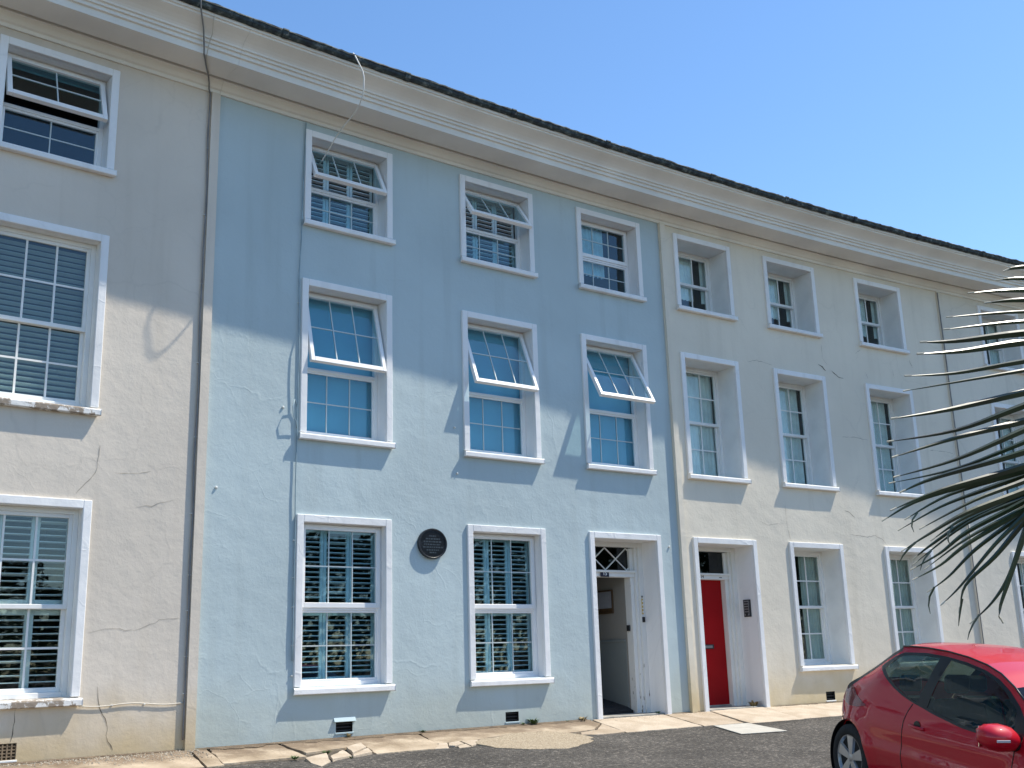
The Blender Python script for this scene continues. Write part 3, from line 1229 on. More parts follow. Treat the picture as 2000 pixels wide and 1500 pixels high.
def doorway(house, s, rev, jm, w=1.44):
    """doorway part is its wooden frame; surround, reveal, threshold below it"""
    hw, H = w / 2, ZG[1]
    ix = hw - TW
    mw = frame_m(s, 0, 0)
    q = MB()
    for sg in (-1, 1):
        a, b = sorted((sg * ix, sg * (ix - .085)))
        q.box(a, b, rev, rev + .10, .0, H - TW)
        a, b = sorted((sg * (ix - .085), sg * (ix - .135)))
        q.box(a, b, rev + .035, rev + .13, .0, H - TW)
        a, b = sorted((sg * (ix - .135), sg * (ix - .205)))
        q.box(a, b, rev + .075, rev + .22, .0, H - TW - .08)
    q.box(-ix + .085, ix - .085, rev + .002, rev + .10, H - TW - .07, H - TW)
    q.box(-ix + .135, ix - .135, rev + .05, rev + .20, 2.05, 2.135)
    q.box(-ix + .135, ix - .135, rev + .02, rev + .05, 2.115, 2.150)
    w_ = add('doorway', q.mesh('doorway', jm, .005), house, mw)
    q = MB()
    q.box(-hw, -ix, -.035, .012, -.2, H)
    q.box(ix, hw, -.035, .012, -.2, H)
    q.box(-ix, ix, -.035, .012, H - TW, H)
    add('surround', uv_local(q.mesh('surround', 'paint_white', .006), s, 1.2), w_, local=I4)
    q = MB()
    q.box(-ix - .03, -ix, .013, rev + .3, -.2, H)
    q.box(ix, ix + .03, .013, rev + .3, -.2, H)
    q.box(-ix, ix, .013, rev + .3, H - TW, H - TW + .03)
    add('reveal', uv_local(q.mesh('reveal', 'paint_white'), s + 9, 1.6), w_, local=I4)
    add('threshold', MB().box(-ix, ix, .02, rev + .12, -.2, .022).mesh('threshold', 'threshold_stone', .01), w_, local=I4)
    return w_, ix


# open doorway of the blue house
d3, ix3 = doorway(h1, S3D, .33, 'worn_white')
tz0, tz1, tx, ty = 2.15, ZG[1] - TW - .07, ix3 - .135, .33 + .12
add('fanlight_pane', MB().box(-tx, tx, ty, ty + .004, tz0, tz1).mesh('fanlight_pane', 'glass_dark'), d3, local=I4)
hp = .43
for ph in (0, 1):
    xs = [-.48 + hp * k for k in range(4)]
    for k in range(3):
        xa, xb = xs[k], xs[k + 1]
        za, zb = (tz1 - .01, tz0 + .01) if (k + ph) % 2 == 0 else (tz0 + .01, tz1 - .01)
        t0 = max(0, (-tx - xa) / (xb - xa))
        t1 = min(1, (tx - xa) / (xb - xa))
        if t1 <= t0:
            continue
        pa = Vector((xa + (xb - xa) * t0, ty - .012, za + (zb - za) * t0))
        pb = Vector((xa + (xb - xa) * t1, ty - .012, za + (zb - za) * t1))
        add('fanlight_bar', MB().tube([pa, pb], .011, 4).mesh('fanlight_bar', 'door_white'), d3, local=I4)
pl = add('number_plate', MB().box(-.085, .085, 0, .012, -.05, .05).mesh('number_plate', 'navy_enamel', .003), d3, local=T(-.13, .36, 2.095))
add('house_number', text_mesh('15', .085, 'white_letter'), pl.parent, local=T(-.13, .358, 2.095) @ Matrix.Rotation(R_(90), 4, 'X'))
# hallway
hx = .415
q = MB()
q.box(hx, hx + .05, .56, 4.5, 0, 2.9)
q.box(-.55, -.5, .56, 4.5, 0, 2.9)
q.box(-.5, hx, 4.5, 4.55, 0, 2.9)
q.box(-.55, hx + .05, .56, 4.5, 2.9, 2.95)
q.box(hx, .75, .545, .56, 0, 2.9)
q.box(-.75, -.5, .545, .56, 0, 2.9)
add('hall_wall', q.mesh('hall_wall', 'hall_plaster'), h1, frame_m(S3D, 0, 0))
q = MB().box(hx - .012, hx - .001, .57, 4.49, .02, 1.08)
add('dado', q.mesh('dado', 'hall_dado'), h1, frame_m(S3D, 0, 0))
add('dado_rail', MB().box(hx - .03, hx - .013, .57, 4.49, 1.075, 1.115).mesh('dado_rail', 'hall_dado', .004), h1, frame_m(S3D, 0, 0))
add('skirting', MB().box(hx - .028, hx - .013, .57, 4.49, .025, .16).mesh('skirting', 'hall_dado', .003), h1, frame_m(S3D, 0, 0))
add('hall_floor', MB().prism([(-.5, .46, -.05), (-.5, .46, .06), (-.5, .60, .115), (-.5, 1.45, .285), (-.5, 4.5, .30), (-.5, 4.5, -.05)], (hx + .47, 0, 0)).mesh('hall_floor', 'dark_mat'), h1, frame_m(S3D, 0, 0))
dl = add('door', MB().box(-.48, -.44, .60, 1.42, .03, 2.04).mesh('door', 'door_white', .004), h1, frame_m(S3D, 0, 0))
for z0_, z1_ in ((.18, .9), (1.05, 1.9)):
    add('door_panel', MB().box(-.439, -.432, .70, 1.32, z0_, z1_).mesh('door_panel', 'door_white', .003), dl, local=I4)
add('latch_keeper', MB().box(-.012, .012, -.03, .03, -.045, .045).mesh('latch_keeper', 'black_plastic', .003), d3, local=T(.392, .48, 1.28))
# framed notice, entry buttons
nt_ = thing('framed_notice', 'dark-framed notice hanging on the hallway wall inside the open doorway', 'notice', frame_m(S3D, 0, 0) @ T(hx - .013, 1.03, 1.52))
q = MB()
for a, b, c, d in ((-.22, -.19, 0, .37), (.19, .22, 0, .37), (-.19, .19, .345, .37), (-.19, .19, 0, .025)):
    q.box(-.022, 0, a, b, c, d)
add('frame', q.mesh('frame', 'picture_gilt', .003), nt_, local=I4)
add('paper_sheet', MB().box(-.010, -.002, -.19, .19, .085, .345).mesh('paper_sheet', 'paper'), nt_, local=I4)
add('mount', MB().box(-.012, -.002, -.19, .19, .025, .085).mesh('mount', 'picture_gilt'), nt_, local=I4)
bt = thing('doorbell_strip', 'narrow brass strip of doorbells on the worn white jamb of the open doorway', 'doorbell', frame_m(S3D, 0, 0) @ T(.57, .33, 1.60))
add('back_plate', MB().box(-.017, .017, -.01, 0, -.12, .12).mesh('back_plate', 'brass', .004), bt, local=I4)
for k in range(4):
    add('button', MB().lathe([(.011, 0), (.011, .006), (.008, .009)], 12, Matrix.Rotation(R_(90), 4, 'X')).mesh('button', 'white_letter'), bt, local=T(0, -.01, -.085 + k * .055))
add('lamp_cover', MB().lathe([(.016, 0), (.016, .012), (.008, .02)], 14, Matrix.Rotation(R_(90), 4, 'X')).mesh('lamp_cover', 'cable_grey'), bt, local=T(0, -.002, .15))
kb = thing('key_reader', 'small black key reader below the brass doorbells', 'reader', frame_m(S3D, 0, 0) @ T(.575, .33, 1.40))
add('reader_case', MB().box(-.022, .022, -.025, 0, -.04, .04).mesh('reader_case', 'black_plastic', .005), kb, local=I4)
add('reader_face', MB().box(-.012, .012, -.028, -.024, -.02, .02).mesh('reader_face', 'dark_iron', .002), kb, local=I4)

# closed red door of the cream house
d4, ix4 = doorway(h2, S4D, .40, 'door_white')
add('fanlight_pane', MB().box(-ix4 + .135, ix4 - .135, .50, .504, 2.15, ZG[1] - TW - .07).mesh('fanlight_pane', 'glass_dark'), d4, local=I4)
dx = ix4 - .205
rd = add('door', MB().box(-dx, dx, .575, .62, .03, 2.055).mesh('door', 'door_red', .003), h2, frame_m(S4D, 0, 0))
lb = MB()
lb.box(-.13, .13, .562, .575, 1.0 - .035, 1.0 + .035)
add('letterbox', lb.mesh('letterbox', 'dark_iron', .004), rd, local=T(.02, 0, -.03))
add('letterbox_flap', MB().box(-.09, .09, .556, .563, .95, .99).mesh('letterbox_flap', 'cable_grey', .002), rd, local=T(.02, 0, 0))
add('lock', MB().lathe([(.016, 0), (.016, .01)], 14, T(-.30, .575, 1.25) @ Matrix.Rotation(R_(90), 4, 'X')).mesh('lock', 'brass'), rd, local=I4)
add('step_board', MB().box(-ix4 + .14, ix4 - .14, .54, .66, .02, .05).mesh('step_board', 'threshold_stone', .005), d4, local=I4)
add('house_number', text_mesh('14', .07, 'black_plastic'), d4, local=T(-.12, .447, 2.092) @ Matrix.Rotation(R_(90), 4, 'X'))
add('latch_plate', MB().box(-.03, .03, -.004, 0, -.008, .008).mesh('latch_plate', 'cable_grey', .001), d4, local=T(.30, .449, 2.085))
ep = thing('entry_panel', 'dark metal entry phone panel on the white reveal beside the red door', 'entry panel', frame_m(S4D, 0, 0) @ T(ix4, .20, 1.57))
add('case', MB().box(-.03, 0, -.075, .075, -.14, .14).mesh('case', 'dark_iron', .006), ep, local=I4)
add('face_plate', MB().box(-.034, -.029, -.055, .055, -.12, .12).mesh('face_plate', 'cable_grey', .002), ep, local=I4)
for k in range(5):
    add('button', MB().box(-.040, -.033, -.042, .042, -.012, .012).mesh('button', 'dark_iron', .002), ep, local=T(0, 0, .09 - k * .042))
add('speaker_grille', MB().lathe([(.024, 0), (.024, .004)], 16, T(-.038, 0, -.10) @ Matrix.Rotation(R_(90), 4, 'Y')).mesh('speaker_grille', 'dark_iron'), ep, local=I4)
# plain doors of the outer houses (mostly out of view)
for h, s in ((h0, SN2), (h3, S9)):
    dd, ixx = doorway(h, s, .36, 'door_white')
    add('door', MB().box(-ixx + .205, ixx - .205, .5, .55, .03, 2.05).mesh('door', 'door_white', .003), h, frame_m(s, 0, 0))
    add('fanlight_pane', MB().box(-ixx + .135, ixx - .135, .46, .464, 2.15, ZG[1] - TW - .07).mesh('fanlight_pane', 'glass_dark'), dd, local=I4)

# ------------------------------------------------------------------ air vents
for h, (a, b, c, d), m in ((h0, VENTS[0], 'terracotta_vent'), (h1, VENTS[1], 'void_black'), (h1, VENTS[2], 'void_black'), (h2, VENTS[3], 'void_black')):
    mw = frame_m((a + b) / 2, 0, c)
    w, hh = (b - a) / 2, d - c
    q = MB()
    q.box(-w - .01, w + .01, .07, .08, -.01, hh + .01)
    for x0, x1 in ((-w - .01, -w), (w, w + .01)):
        q.box(x0, x1, 0.003, .07, -.01, hh + .01)
    q.box(-w, w, .003, .07, hh, hh + .01)
    q.box(-w, w, .003, .07, -.01, 0)
    v = add('air_vent', q.mesh('air_vent', m), h, mw)
    if m == 'terracotta_vent':
        q = MB()
        for i in range(7):
            x = -w + 2 * w * i / 6
            q.box(x - .007, x + .007, .004, .03, 0, hh)
        for j in range(6):
            z = hh * j / 5
            q.box(-w, w, .006, .028, z - .006, z + .006)
        add('vent_grid', q.mesh('vent_grid', m), v, local=I4)
    else:
        for j in range(3):
            add('vent_bar', MB().box(-w, w, .03, .045, hh * (j + .5) / 3 - .008, hh * (j + .5) / 3 + .004).mesh('vent_bar', 'dark_iron'), v, local=I4)
    add('vent_sill', MB().box(-w - .012, w + .012, -.012, .06, -.022, -.001).mesh('vent_sill', 'vent_blue' if h is h1 else 'sash_paint', .003), v, local=I4)
    if h is h1 and a < -2:
        me = uv_local(MB().prism([(-w - .035, 0.0, hh + .06), (-w - .035, -.035, hh + .006), (-w - .035, 0.0, hh + .002)], (2 * w + .07, 0, 0)).mesh('vent_hood', 'vent_blue', .003), -3, 1.0)
        add('vent_hood', me, v, local=I4)

# ------------------------------------------------------------------ plaque
pq = thing('wall_plaque', 'dark slate round commemorative plaque on the blue wall between the ground-floor windows', 'plaque',
           frame_m(-1.435, 0, 2.385) @ Matrix.Rotation(R_(90), 4, 'X') @ Matrix.Diagonal((1.12, 1, 1, 1)))
add('disc', MB().lathe([(.198, .0), (.198, .036), (.192, .040), (.001, .040)], 64).mesh('disc', 'plaque_slate'), pq, local=I4)
add('rim', MB().lathe([(.180, .0405), (.200, .0405), (.202, .044), (.198, .05), (.186, .05), (.180, .044), (.180, .0405)], 64).mesh('rim', 'plaque_rim'), pq, local=I4)
q = MB()
for j, (hw_, zz_) in enumerate(((.05, .10), (.10, .062), (.13, .025), (.12, -.012), (.14, -.048), (.09, -.085), (.05, -.118))):
    x = -hw_
    while x < hw_ - .01:
        wl = random.uniform(.010, .034)
        q.box(x, min(x + wl, hw_), zz_ - .009, zz_ + .009, .040, .0418)
        x += wl + .009
add('worn_inscription', q.mesh('worn_inscription', 'plaque_letter'), pq, local=I4)

# ------------------------------------------------------------------ cables and clips


def cable(name, pts, r, m, label, seg=6, clips=None):
    """pts: (s, d, z)"""
    P = [W(*p) for p in pts]
    c = P[-1].copy()
    o = thing(name, label, 'cable', Matrix.Translation(c))
    add('sheath', MB().tube([p - c for p in P], r, seg).mesh('sheath', m, 0, True), o, local=I4)
    for s, d, z in clips or []:
        add('cable_clip', boxmesh('cable_clip', (-r * 1.6, r * 1.6, -.012, .012, -.006, .006), 'cable_white'), o,
            local=Matrix.Translation(-c) @ frame_m(s, d, z))
    return o


def wob(z, a, f=1.0, ph=0.0):
    return a * noise.noise((z * f, ph, 2.2))


zs = [7.95 - .16 * i for i in range(50)]
pts = [(-5.308, .90, 8.655), (-5.313, .945, 8.66), (-5.322, .968, 8.62), (-5.311, .95, 8.54), (-5.274, .885, 8.49), (-5.220, .80, 8.445), (-5.152, .69, 8.375),
       (-5.132, .655, 8.31), (-5.103, .605, 8.225), (-5.086, .575, 8.130), (-4.967, .36, 8.128), (-4.841, .15, 8.118), (-4.799, .085, 8.06), (-4.781, .045, 8.0)]
pts += [(-4.755 + wob(z, .018, 1.3), .022 + abs(wob(z, .012, 1.1, 5)), z) for z in zs if z > .02]
cable('wall_cable', pts, .0095, 'cable_grey', 'thin grey cable running from gutter to ground along the strip between beige and blue houses',
      clips=[(-4.755, .012, z) for z in (7.2, 6.3, 5.4, 4.4, 3.5, 2.6, 1.9, 1.5, 1.0, .6)])
pts = [(-5.109, .885, 8.50), (-5.080, .80, 8.44), (-5.037, .69, 8.37), (-5.047, .655, 8.31), (-5.048, .605, 8.225), (-5.051, .575, 8.130), (-4.970, .40, 8.130), (-4.860, .2, 8.130)]
cable('cornice_cable', pts, .006, 'cable_cream', 'short painted cable looping over the cornice beside the grey wall cable')
pts = []
for z in [7.97 - .15 * i for i in range(48)]:
    if z < .66:
        break
    s = -3.39 + (-.055) * min(1, (7.97 - z) / 2) + wob(z, .010, 1.5, 3)
    pts.append((s, .020 + (.02 if 4.0 < z < 4.9 else 0) + abs(wob(z, .01, 1.2, 8)), z))
cable('wall_cable', pts, .0075, 'cable_blue', 'blue-painted cable running from cornice to ground-floor sill down the blue wall',
      clips=[(-3.445, .012, z) for z in (5.4, 2.35, 1.9, 1.55, 1.1, .75)])
pts = [(-3.45, .03, 4.02), (-3.50, .06, 4.10), (-3.53, .075, 4.0), (-3.52, .07, 3.88), (-3.47, .05, 3.82), (-3.45, .03, 3.74)]
cable('cable_loop', pts, .007, 'cable_blue', 'small slack loop of blue cable beside the blind window of the blue house')
pts = []
for x, y, d in ((690, 104, .89), (694, 110, .945), (700, 122, .975), (708, 138, .985), (711, 152, .99), (710.5, 172, .97), (708, 188, .93),
                (703, 203, .86), (697, 215, .72), (686, 229, .55), (674, 243, .40), (660, 262, .24), (650, 278, .12), (640, 296, .0), (630, 312, -.10), (624, 320, -.16)):
    s, z = px_wall(x, y, d)
    pts.append((s, d, z))
cable('dangling_cable', pts, .009, 'cable_white', 'white cable dangling from the gutter into an open top-floor window of the blue house')
pts = [(-5.90 + .06 * i, .014, .522 - .012 * math.sin(i * .5) - .001 * i) for i in range(20)]
cable('skirting_cable', pts, .006, 'cable_cream', 'cream cable running level along the beige wall below its sill', clips=[(-5.55, .008, .515), (-5.2, .008, .51)])
pts = [(C0 + .012 + wob(z, .006, 1, 4), .045, z) for z in [7.95 - .2 * i for i in range(40)] if z > 0]
cable('wall_cable', pts, .011, 'cable_grey', 'grey cable running down the join between the cream house and the house behind the palm')

for s, z in ((-3.63, 3.995), (-1.03, 4.015), (-4.47, 2.925), (-1.0, 2.47 + .9), (2.95, 2.5)):
    o = add('wall_stud', MB().lathe([(.016, 0), (.016, .012), (.009, .02)], 10, Matrix.Rotation(R_(90), 4, 'X')).mesh('wall_stud', 'cable_white'), h1, frame_m(s, 0, z))


# ------------------------------------------------------------------ cracks in the render
def crack(h, pix, w=.006, m='crack_soft', name='crack'):
    P = [px_wall(x, y) for x, y in pix]
    pts = []
    for i in range(len(P) - 1):
        a, b = Vector(P[i]), Vector(P[i + 1])
        n = max(2, int((b - a).length / .05))
        for k in range(n):
            p = a.lerp(b, k / n)
            pts.append((p.x + random.uniform(-.009, .009), p.y + random.uniform(-.009, .009)))
    pts.append(P[-1])
    v, f = [], []
    n = len(pts)
    for i, (s, z) in enumerate(pts):
        t = Vector(pts[min(i + 1, n - 1)]) - Vector(pts[max(i - 1, 0)])
        nn = Vector((-t.y, t.x)).normalized() * (w / 2 * random.uniform(.3, 1.2) * (.35 if i in (0, n - 1) else 1))
        v += [W(s + nn.x, .003, z + nn.y), W(s - nn.x, .003, z - nn.y)]
    f = [(2 * i, 2 * i + 1, 2 * i + 3, 2 * i + 2) for i in range(n - 1)]
    add(name, mesh_from(name, v, f, m), h, I4)


for pix, w, m in (([(196, 870), (190, 900), (188, 924), (160, 950), (148, 964)], .007, 'crack_soft'),
                  ([(224, 924), (260, 926), (296, 920)], .006, 'crack_soft'), ([(266, 990), (296, 988), (340, 976)], .006, 'crack_soft'),
                  ([(172, 1234), (216, 1228), (264, 1232), (312, 1212), (352, 1206)], .006, 'crack_soft'),
                  ([(190, 1340), (194, 1386), (210, 1414), (207, 1437), (220, 1466)], .008, 'crack'),
                  ([(30, 1384), (26, 1420), (20, 1450)], .008, 'crack')):
    crack(h0, pix, w, m)
for pix, w, m in (([(1460, 706), (1478, 704), (1508, 713)], .008, 'crack_soft'), ([(1598, 712), (1606, 717), (1613, 725)], .018, 'crack'),
                  ([(1624, 725), (1637, 736), (1647, 739)], .014, 'crack'), ([(1775, 703), (1782, 718)], .011, 'crack'),
                  ([(1742, 721), (1746, 737)], .008, 'crack_soft'), ([(1670, 690), (1680, 683)], .008, 'crack_soft'),
                  ([(1603, 672), (1606, 700), (1616, 712)], .007, 'crack_soft'), ([(1690, 728), (1695, 740)], .007, 'crack_soft'),
                  ([(1645, 854), (1669, 854), (1696, 860)], .008, 'crack_soft'), ([(1650, 997), (1660, 1002), (1670, 1011)], .010, 'crack'),
                  ([(1661, 1043), (1690, 1049), (1709, 1046), (1725, 1055), (1733, 1066)], .008, 'crack_soft'),
                  ([(1533, 985), (1537, 1027), (1545, 1056)], .007, 'crack_soft'), ([(1483, 1017), (1500, 1025), (1530, 1022)], .006, 'crack_soft'),
                  ([(1816, 880), (1840, 881), (1861, 886)], .009, 'crack_soft')):
    crack(h2, pix, w, m)
# chips in the surrounds
for h, s, zz in ((h0, S0, ZG),):
    crack(h, [(168, 983), (171, 978), (164, 988)], .02, 'crack', 'chip')


# ------------------------------------------------------------------ weeds
def weed(s, d, hgt, n, label, m='leaf_green', spread=1.0):
    o = thing('weed', label, 'weed', Matrix.Translation(W(s, d, gz(max(0, d)))), 'weeds at the foot of the terrace')
    q = MB()
    for _ in range(n):
        a = random.uniform(0, 2 * math.pi)
        l = hgt * random.uniform(.5, 1.1)
        dr = Vector((math.cos(a), math.sin(a), 0)) * spread
        sd = Vector((-math.sin(a), math.cos(a), 0))
        w = hgt * .10
        b = dr * random.uniform(0, hgt * .3)
        p1 = b + dr * l * .35 + Vector((0, 0, l * .6))
        p2 = b + dr * l * .8 + Vector((0, 0, l * random.uniform(.45, .95)))
        q.poly([b - sd * w * .3, b + sd * w * .3, p1 + sd * w, p2, p1 - sd * w])
    add('leaves', q.mesh('leaves', m), o, local=I4)
    add('stalk', MB().tube([(0, 0, -.01), (0.004, 0, hgt * .3), (.01, .004, hgt * .55)], .003, 5).mesh('stalk', m), o, local=I4)


weed(.15, .06, .10, 60, 'leafy green weed tuft under the right-hand vent of the blue wall', spread=1.2)
weed(-.03, .05, .05, 26, 'tiny weed beside the leafy tuft under a blue-wall vent')
weed(-1.62, .04, .045, 34, 'low green weed in the wall joint midway between the two blue-wall vents', spread=1.8)
weed(-2.68, .04, .09, 16, 'dry brown weed stalk below the hooded vent of the blue wall', 'leaf_dry', .6)
weed(1.02, .06, .08, 30, 'straw-coloured dead grass by the jamb of the open doorway', 'leaf_dry', 1.2)
weed(2.55, -.05, .07, 34, 'dark weed in the corner of the open doorway threshold')
weed(4.68, -.12, .14, 46, 'dark dry plant in the corner beside the red door', 'leaf_dry', 1.1)
weed(-3.45, .88, .05, 70, 'mossy weed growing between the broken paving pieces', spread=1.6)
weed(-3.9, 1.0, .045, 60, 'grassy moss at the broken edge of the pavement', spread=2.0)
weed(-3.33, 1.22, .03, 40, 'tiny moss clump under the tilted slab fragment', spread=1.5)
weed(.75, .05, .03, 24, 'low weed against the blue wall beside the doorway', spread=1.6)


# ------------------------------------------------------------------ garden hedge across the road (seen in the window glass)
def hedge():
    root = thing('garden_hedge', 'tall dense green garden hedge across the road from the terrace', 'hedge', frame_m(28, 27, gz(30)))
    v, f = [], []
    for _ in range(26000):
        s = random.uniform(2, 66)
        hh = 5.2 + 3.8 * min(1, max(0, (s - 14) / 8)) + 1.6 * noise.noise((s * .22, 0, 0)) + .5 * noise.noise((s * 1.1, 3, 0))
        z = hh * math.sqrt(random.random())
        d = 27 + random.choice((-1, 1)) * 1.1 * random.uniform(.5, 1.05) * (1 - .3 * z / hh)
        c = W(s, d, gz(30) + z)
        r = random.uniform(.12, .26)
        a = Vector((random.gauss(0, 1), random.gauss(0, 1), random.gauss(0, 1))).normalized()
        b = a.orthogonal().normalized()
        e = a.cross(b)
        n = len(v)
        v.extend([c - b * r, c - e * r * .5, c + b * r, c + e * r * .5])
        f.append((n, n + 1, n + 2, n + 3))
    add('foliage', mesh_from('foliage', v, f, 'hedge_leaf'), root, I4)
    q = MB()
    for i in range(32):
        q.tube([W(3 + 2 * i, 27, gz(30) - .1), W(3.1 + 2 * i, 27.1, gz(30) + 2), W(3 + 2 * i, 26.9, gz(30) + 3.6)], .06, 6)
    add('stems', q.mesh('stems', 'bark'), root, I4)


hedge()


# ------------------------------------------------------------------ red car, nose down the slope
def lerp_tab(tab, x):
    if x <= tab[0][0]:
        return tab[0][1]
    for (a, u), (b, v) in zip(tab, tab[1:]):
        if x <= b:
            t = (x - a) / (b - a)
            return u + (v - u) * t
    return tab[-1][1]


def smooth_tab(tab, x):
    """monotone-ish cubic through the table"""
    n = len(tab)
    if x <= tab[0][0]:
        return tab[0][1]
    if x >= tab[-1][0]:
        return tab[-1][1]
    for i in range(n - 1):
        if x <= tab[i + 1][0]:
            break
    x0, y0 = tab[i]
    x1, y1 = tab[i + 1]
    h = x1 - x0
    m0 = (tab[i + 1][1] - tab[max(i - 1, 0)][1]) / (tab[i + 1][0] - tab[max(i - 1, 0)][0])
    m1 = (tab[min(i + 2, n - 1)][1] - tab[i][1]) / (tab[min(i + 2, n - 1)][0] - tab[i][0])
    t = (x - x0) / h
    return ((2 * t ** 3 - 3 * t ** 2 + 1) * y0 + (t ** 3 - 2 * t ** 2 + t) * h * m0 +
            (-2 * t ** 3 + 3 * t ** 2) * y1 + (t ** 3 - t ** 2) * h * m1)


mat('car_red', (.52, .004, .018), .5, coat=.8, var=.03, vscale=1.0, spec=.2)
mat('car_black', (.008, .008, .009), .35)
mat('car_trim', (.012, .012, .013), .6)
mat('tyre', (.016, .016, .016), .85, .2, 30, .3, 60)
mat('rim_silver', (.52, .53, .54), .35, .08, 6, metal=.8)
mat('lamp_red', (.20, .002, .004), .2, coat=.5)
mat('lamp_clear', (.55, .55, .55), .08, coat=1.0)
mat('seat_cloth', (.016, .018, .020), .9, .2, 20)
mat('mirror_glass', (.8, .8, .8), .03, metal=1.0)

# car frame: x forward from the rear axle, y to the car's left, z up
RAKE = [(.48, 1.395), (.32, 1.315), (.14, 1.205), (-.03, 1.105), (-.18, 1.01), (-.27, .955), (-.355, .885), (-.43, .80), (-.485, .70),
        (-.515, .58), (-.52, .46), (-.50, .36), (-.44, .26)]
RAIL = [(.48, 1.395), (.62, 1.405), (.9, 1.415), (1.22, 1.410), (1.5, 1.388), (1.75, 1.350), (1.95, 1.300), (2.15, 1.215), (2.35, 1.10), (2.58, .965)]
HOOD = [(2.58, .965), (2.8, .935), (3.05, .885), (3.25, .82), (3.38, .75), (3.46, .66), (3.48, .55), (3.47, .42), (3.40, .27)]
TOPZ = sorted([(x, z) for x, z in RAKE if z > .46] + RAIL[1:] + HOOD[1:6])
YR = [(-.52, .62), (-.43, .66), (-.27, .655), (-.03, .59), (.14, .555), (.48, .515), (.9, .545), (1.22, .56), (1.75, .585), (2.15, .645), (2.58, .735), (3.05, .73), (3.46, .55)]
BODY = [(.18, .765), (.30, .812), (.44, .842), (.50, .846), (.56, .836), (.70, .838), (.80, .826), (.88, .803), (.94, .772)]


def plan(x):
    if x < .45:
        return 1 - .30 * ((.45 - x) / .95) ** 2.0
    if x > 2.3:
        return 1 - .27 * ((x - 2.3) / 1.18) ** 2.2
    return 1.0


def side_y(x, z):
    zb = .92
    b = smooth_tab(BODY, min(z, .94)) * plan(x)
    if z > zb:
        zr = lerp_tab(TOPZ, x)
        f = min(1, max(0, (z - zb) / max(.12, zr - zb)))
        yr = smooth_tab(YR, x)
        base = smooth_tab(BODY, .92) * plan(x)
        b = base + (yr - base) * f + .028 * math.sin(math.pi * f) * min(1, (zr - zb) / .4)
    for cx in (0, 2.62):
        r = math.hypot(x - cx, z - .31)
        b += .022 * math.exp(-((r - .37) / .075) ** 2) if z < .92 else 0
    return b


def arc_pts(cx, r, a0, a1, n):
    return [(cx + r * math.cos(a0 + (a1 - a0) * i / n), .31 + r * math.sin(a0 + (a1 - a0) * i / n)) for i in range(n + 1)]


def arch(cx, r=.345, n=18):
    a = math.asin((.31 - .22) / r)
    return arc_pts(cx, r, math.pi + a, -a, n)


OUT = [(-.44, .26)] + arch(0) + [(.5, .19), (1.3, .19), (2.1, .19)] + arch(2.62) + [(3.40, .27)] + HOOD[::-1][1:] + RAIL[::-1][1:] + RAKE[1:-1]
DLO = [(.56, 1.350), (.9, 1.375), (1.22, 1.372), (1.5, 1.350), (1.75, 1.312), (1.95, 1.262), (2.12, 1.185), (2.28, 1.085), (2.42, .965), (2.40, .845),
       (2.1, .822), (1.7, .842), (1.3, .895), (.98, .950), (.80, .99), (.62, 1.045), (.44, 1.115), (.26, 1.195), (.30, 1.23), (.42, 1.30)]
QGL = [(.58, 1.325), (.9, 1.350), (1.14, 1.350), (1.10, 1.15), (1.04, .962), (.98, .970), (.82, 1.008), (.65, 1.062), (.50, 1.122), (.36, 1.19), (.46, 1.27)]
DGL = [(1.30, 1.345), (1.5, 1.326), (1.74, 1.290), (1.93, 1.240), (2.09, 1.166), (2.26, 1.06), (2.30, .868), (2.1, .846), (1.7, .866), (1.3, .917), (1.19, .936), (1.24, 1.14)]
LAMP = [(-.275, .945), (-.16, .975), (-.05, .945), (.06, .90), (.17, .872), (.30, .835), (.12, .800), (-.10, .790), (-.26, .800), (-.40, .825), (-.34, .895)]


HSTRIP = RAKE[:6] + [(x + .022, z - .035) for x, z in RAKE[:6][::-1]]
HSTRIP = [(x, z) for x, z in HSTRIP]


def inside(p, poly):
    x, y = p
    c = False
    n = len(poly)
    for i in range(n):
        x0, y0 = poly[i]
        x1, y1 = poly[(i + 1) % n]
        if (y0 > y) != (y1 > y) and x < (x1 - x0) * (y - y0) / (y1 - y0) + x0:
            c = not c
    return c


def densify(poly, h=.06):
    out = []
    for i in range(len(poly)):
        a, b = Vector(poly[i]), Vector(poly[(i + 1) % len(poly)])
        n = max(1, int((b - a).length / h))
        out += [tuple(a.lerp(b, k / n)) for k in range(n)]
    return out


def car_side():
    polys = [densify(OUT), densify(DLO), densify(QGL), densify(DGL), densify(LAMP), densify(HSTRIP)]
    pts, edges = [], []
    for p in polys:
        n = len(pts)
        pts += [Vector(q) for q in p]
        edges += [(n + i, n + (i + 1) % len(p)) for i in range(len(p))]
    x = -.54
    while x < 3.5:
        z = .2
        while z < 1.42:
            if inside((x, z), polys[0]):
                pts.append(Vector((x + random.uniform(-.004, .004), z + random.uniform(-.004, .004))))
            z += .035
        x += .05
    vv, _, ff, *_ = delaunay_2d_cdt(pts, edges, [], 0, 1e-5)
    groups = {'body': [], 'seal': [], 'glass': [], 'glass2': [], 'lamp': []}
    for t in ff:
        c = (sum(vv[i].x for i in t) / len(t), sum(vv[i].y for i in t) / len(t))
        if not inside(c, polys[0]):
            continue
        k = 'glass' if inside(c, QGL) else 'glass2' if inside(c, DGL) else 'seal' if inside(c, DLO) or inside(c, HSTRIP) else 'lamp' if inside(c, LAMP) else 'body'
        groups[k].append(t)
    return vv, groups


CAR_AZ = R_(165)
rw = ray(1661, 1480)
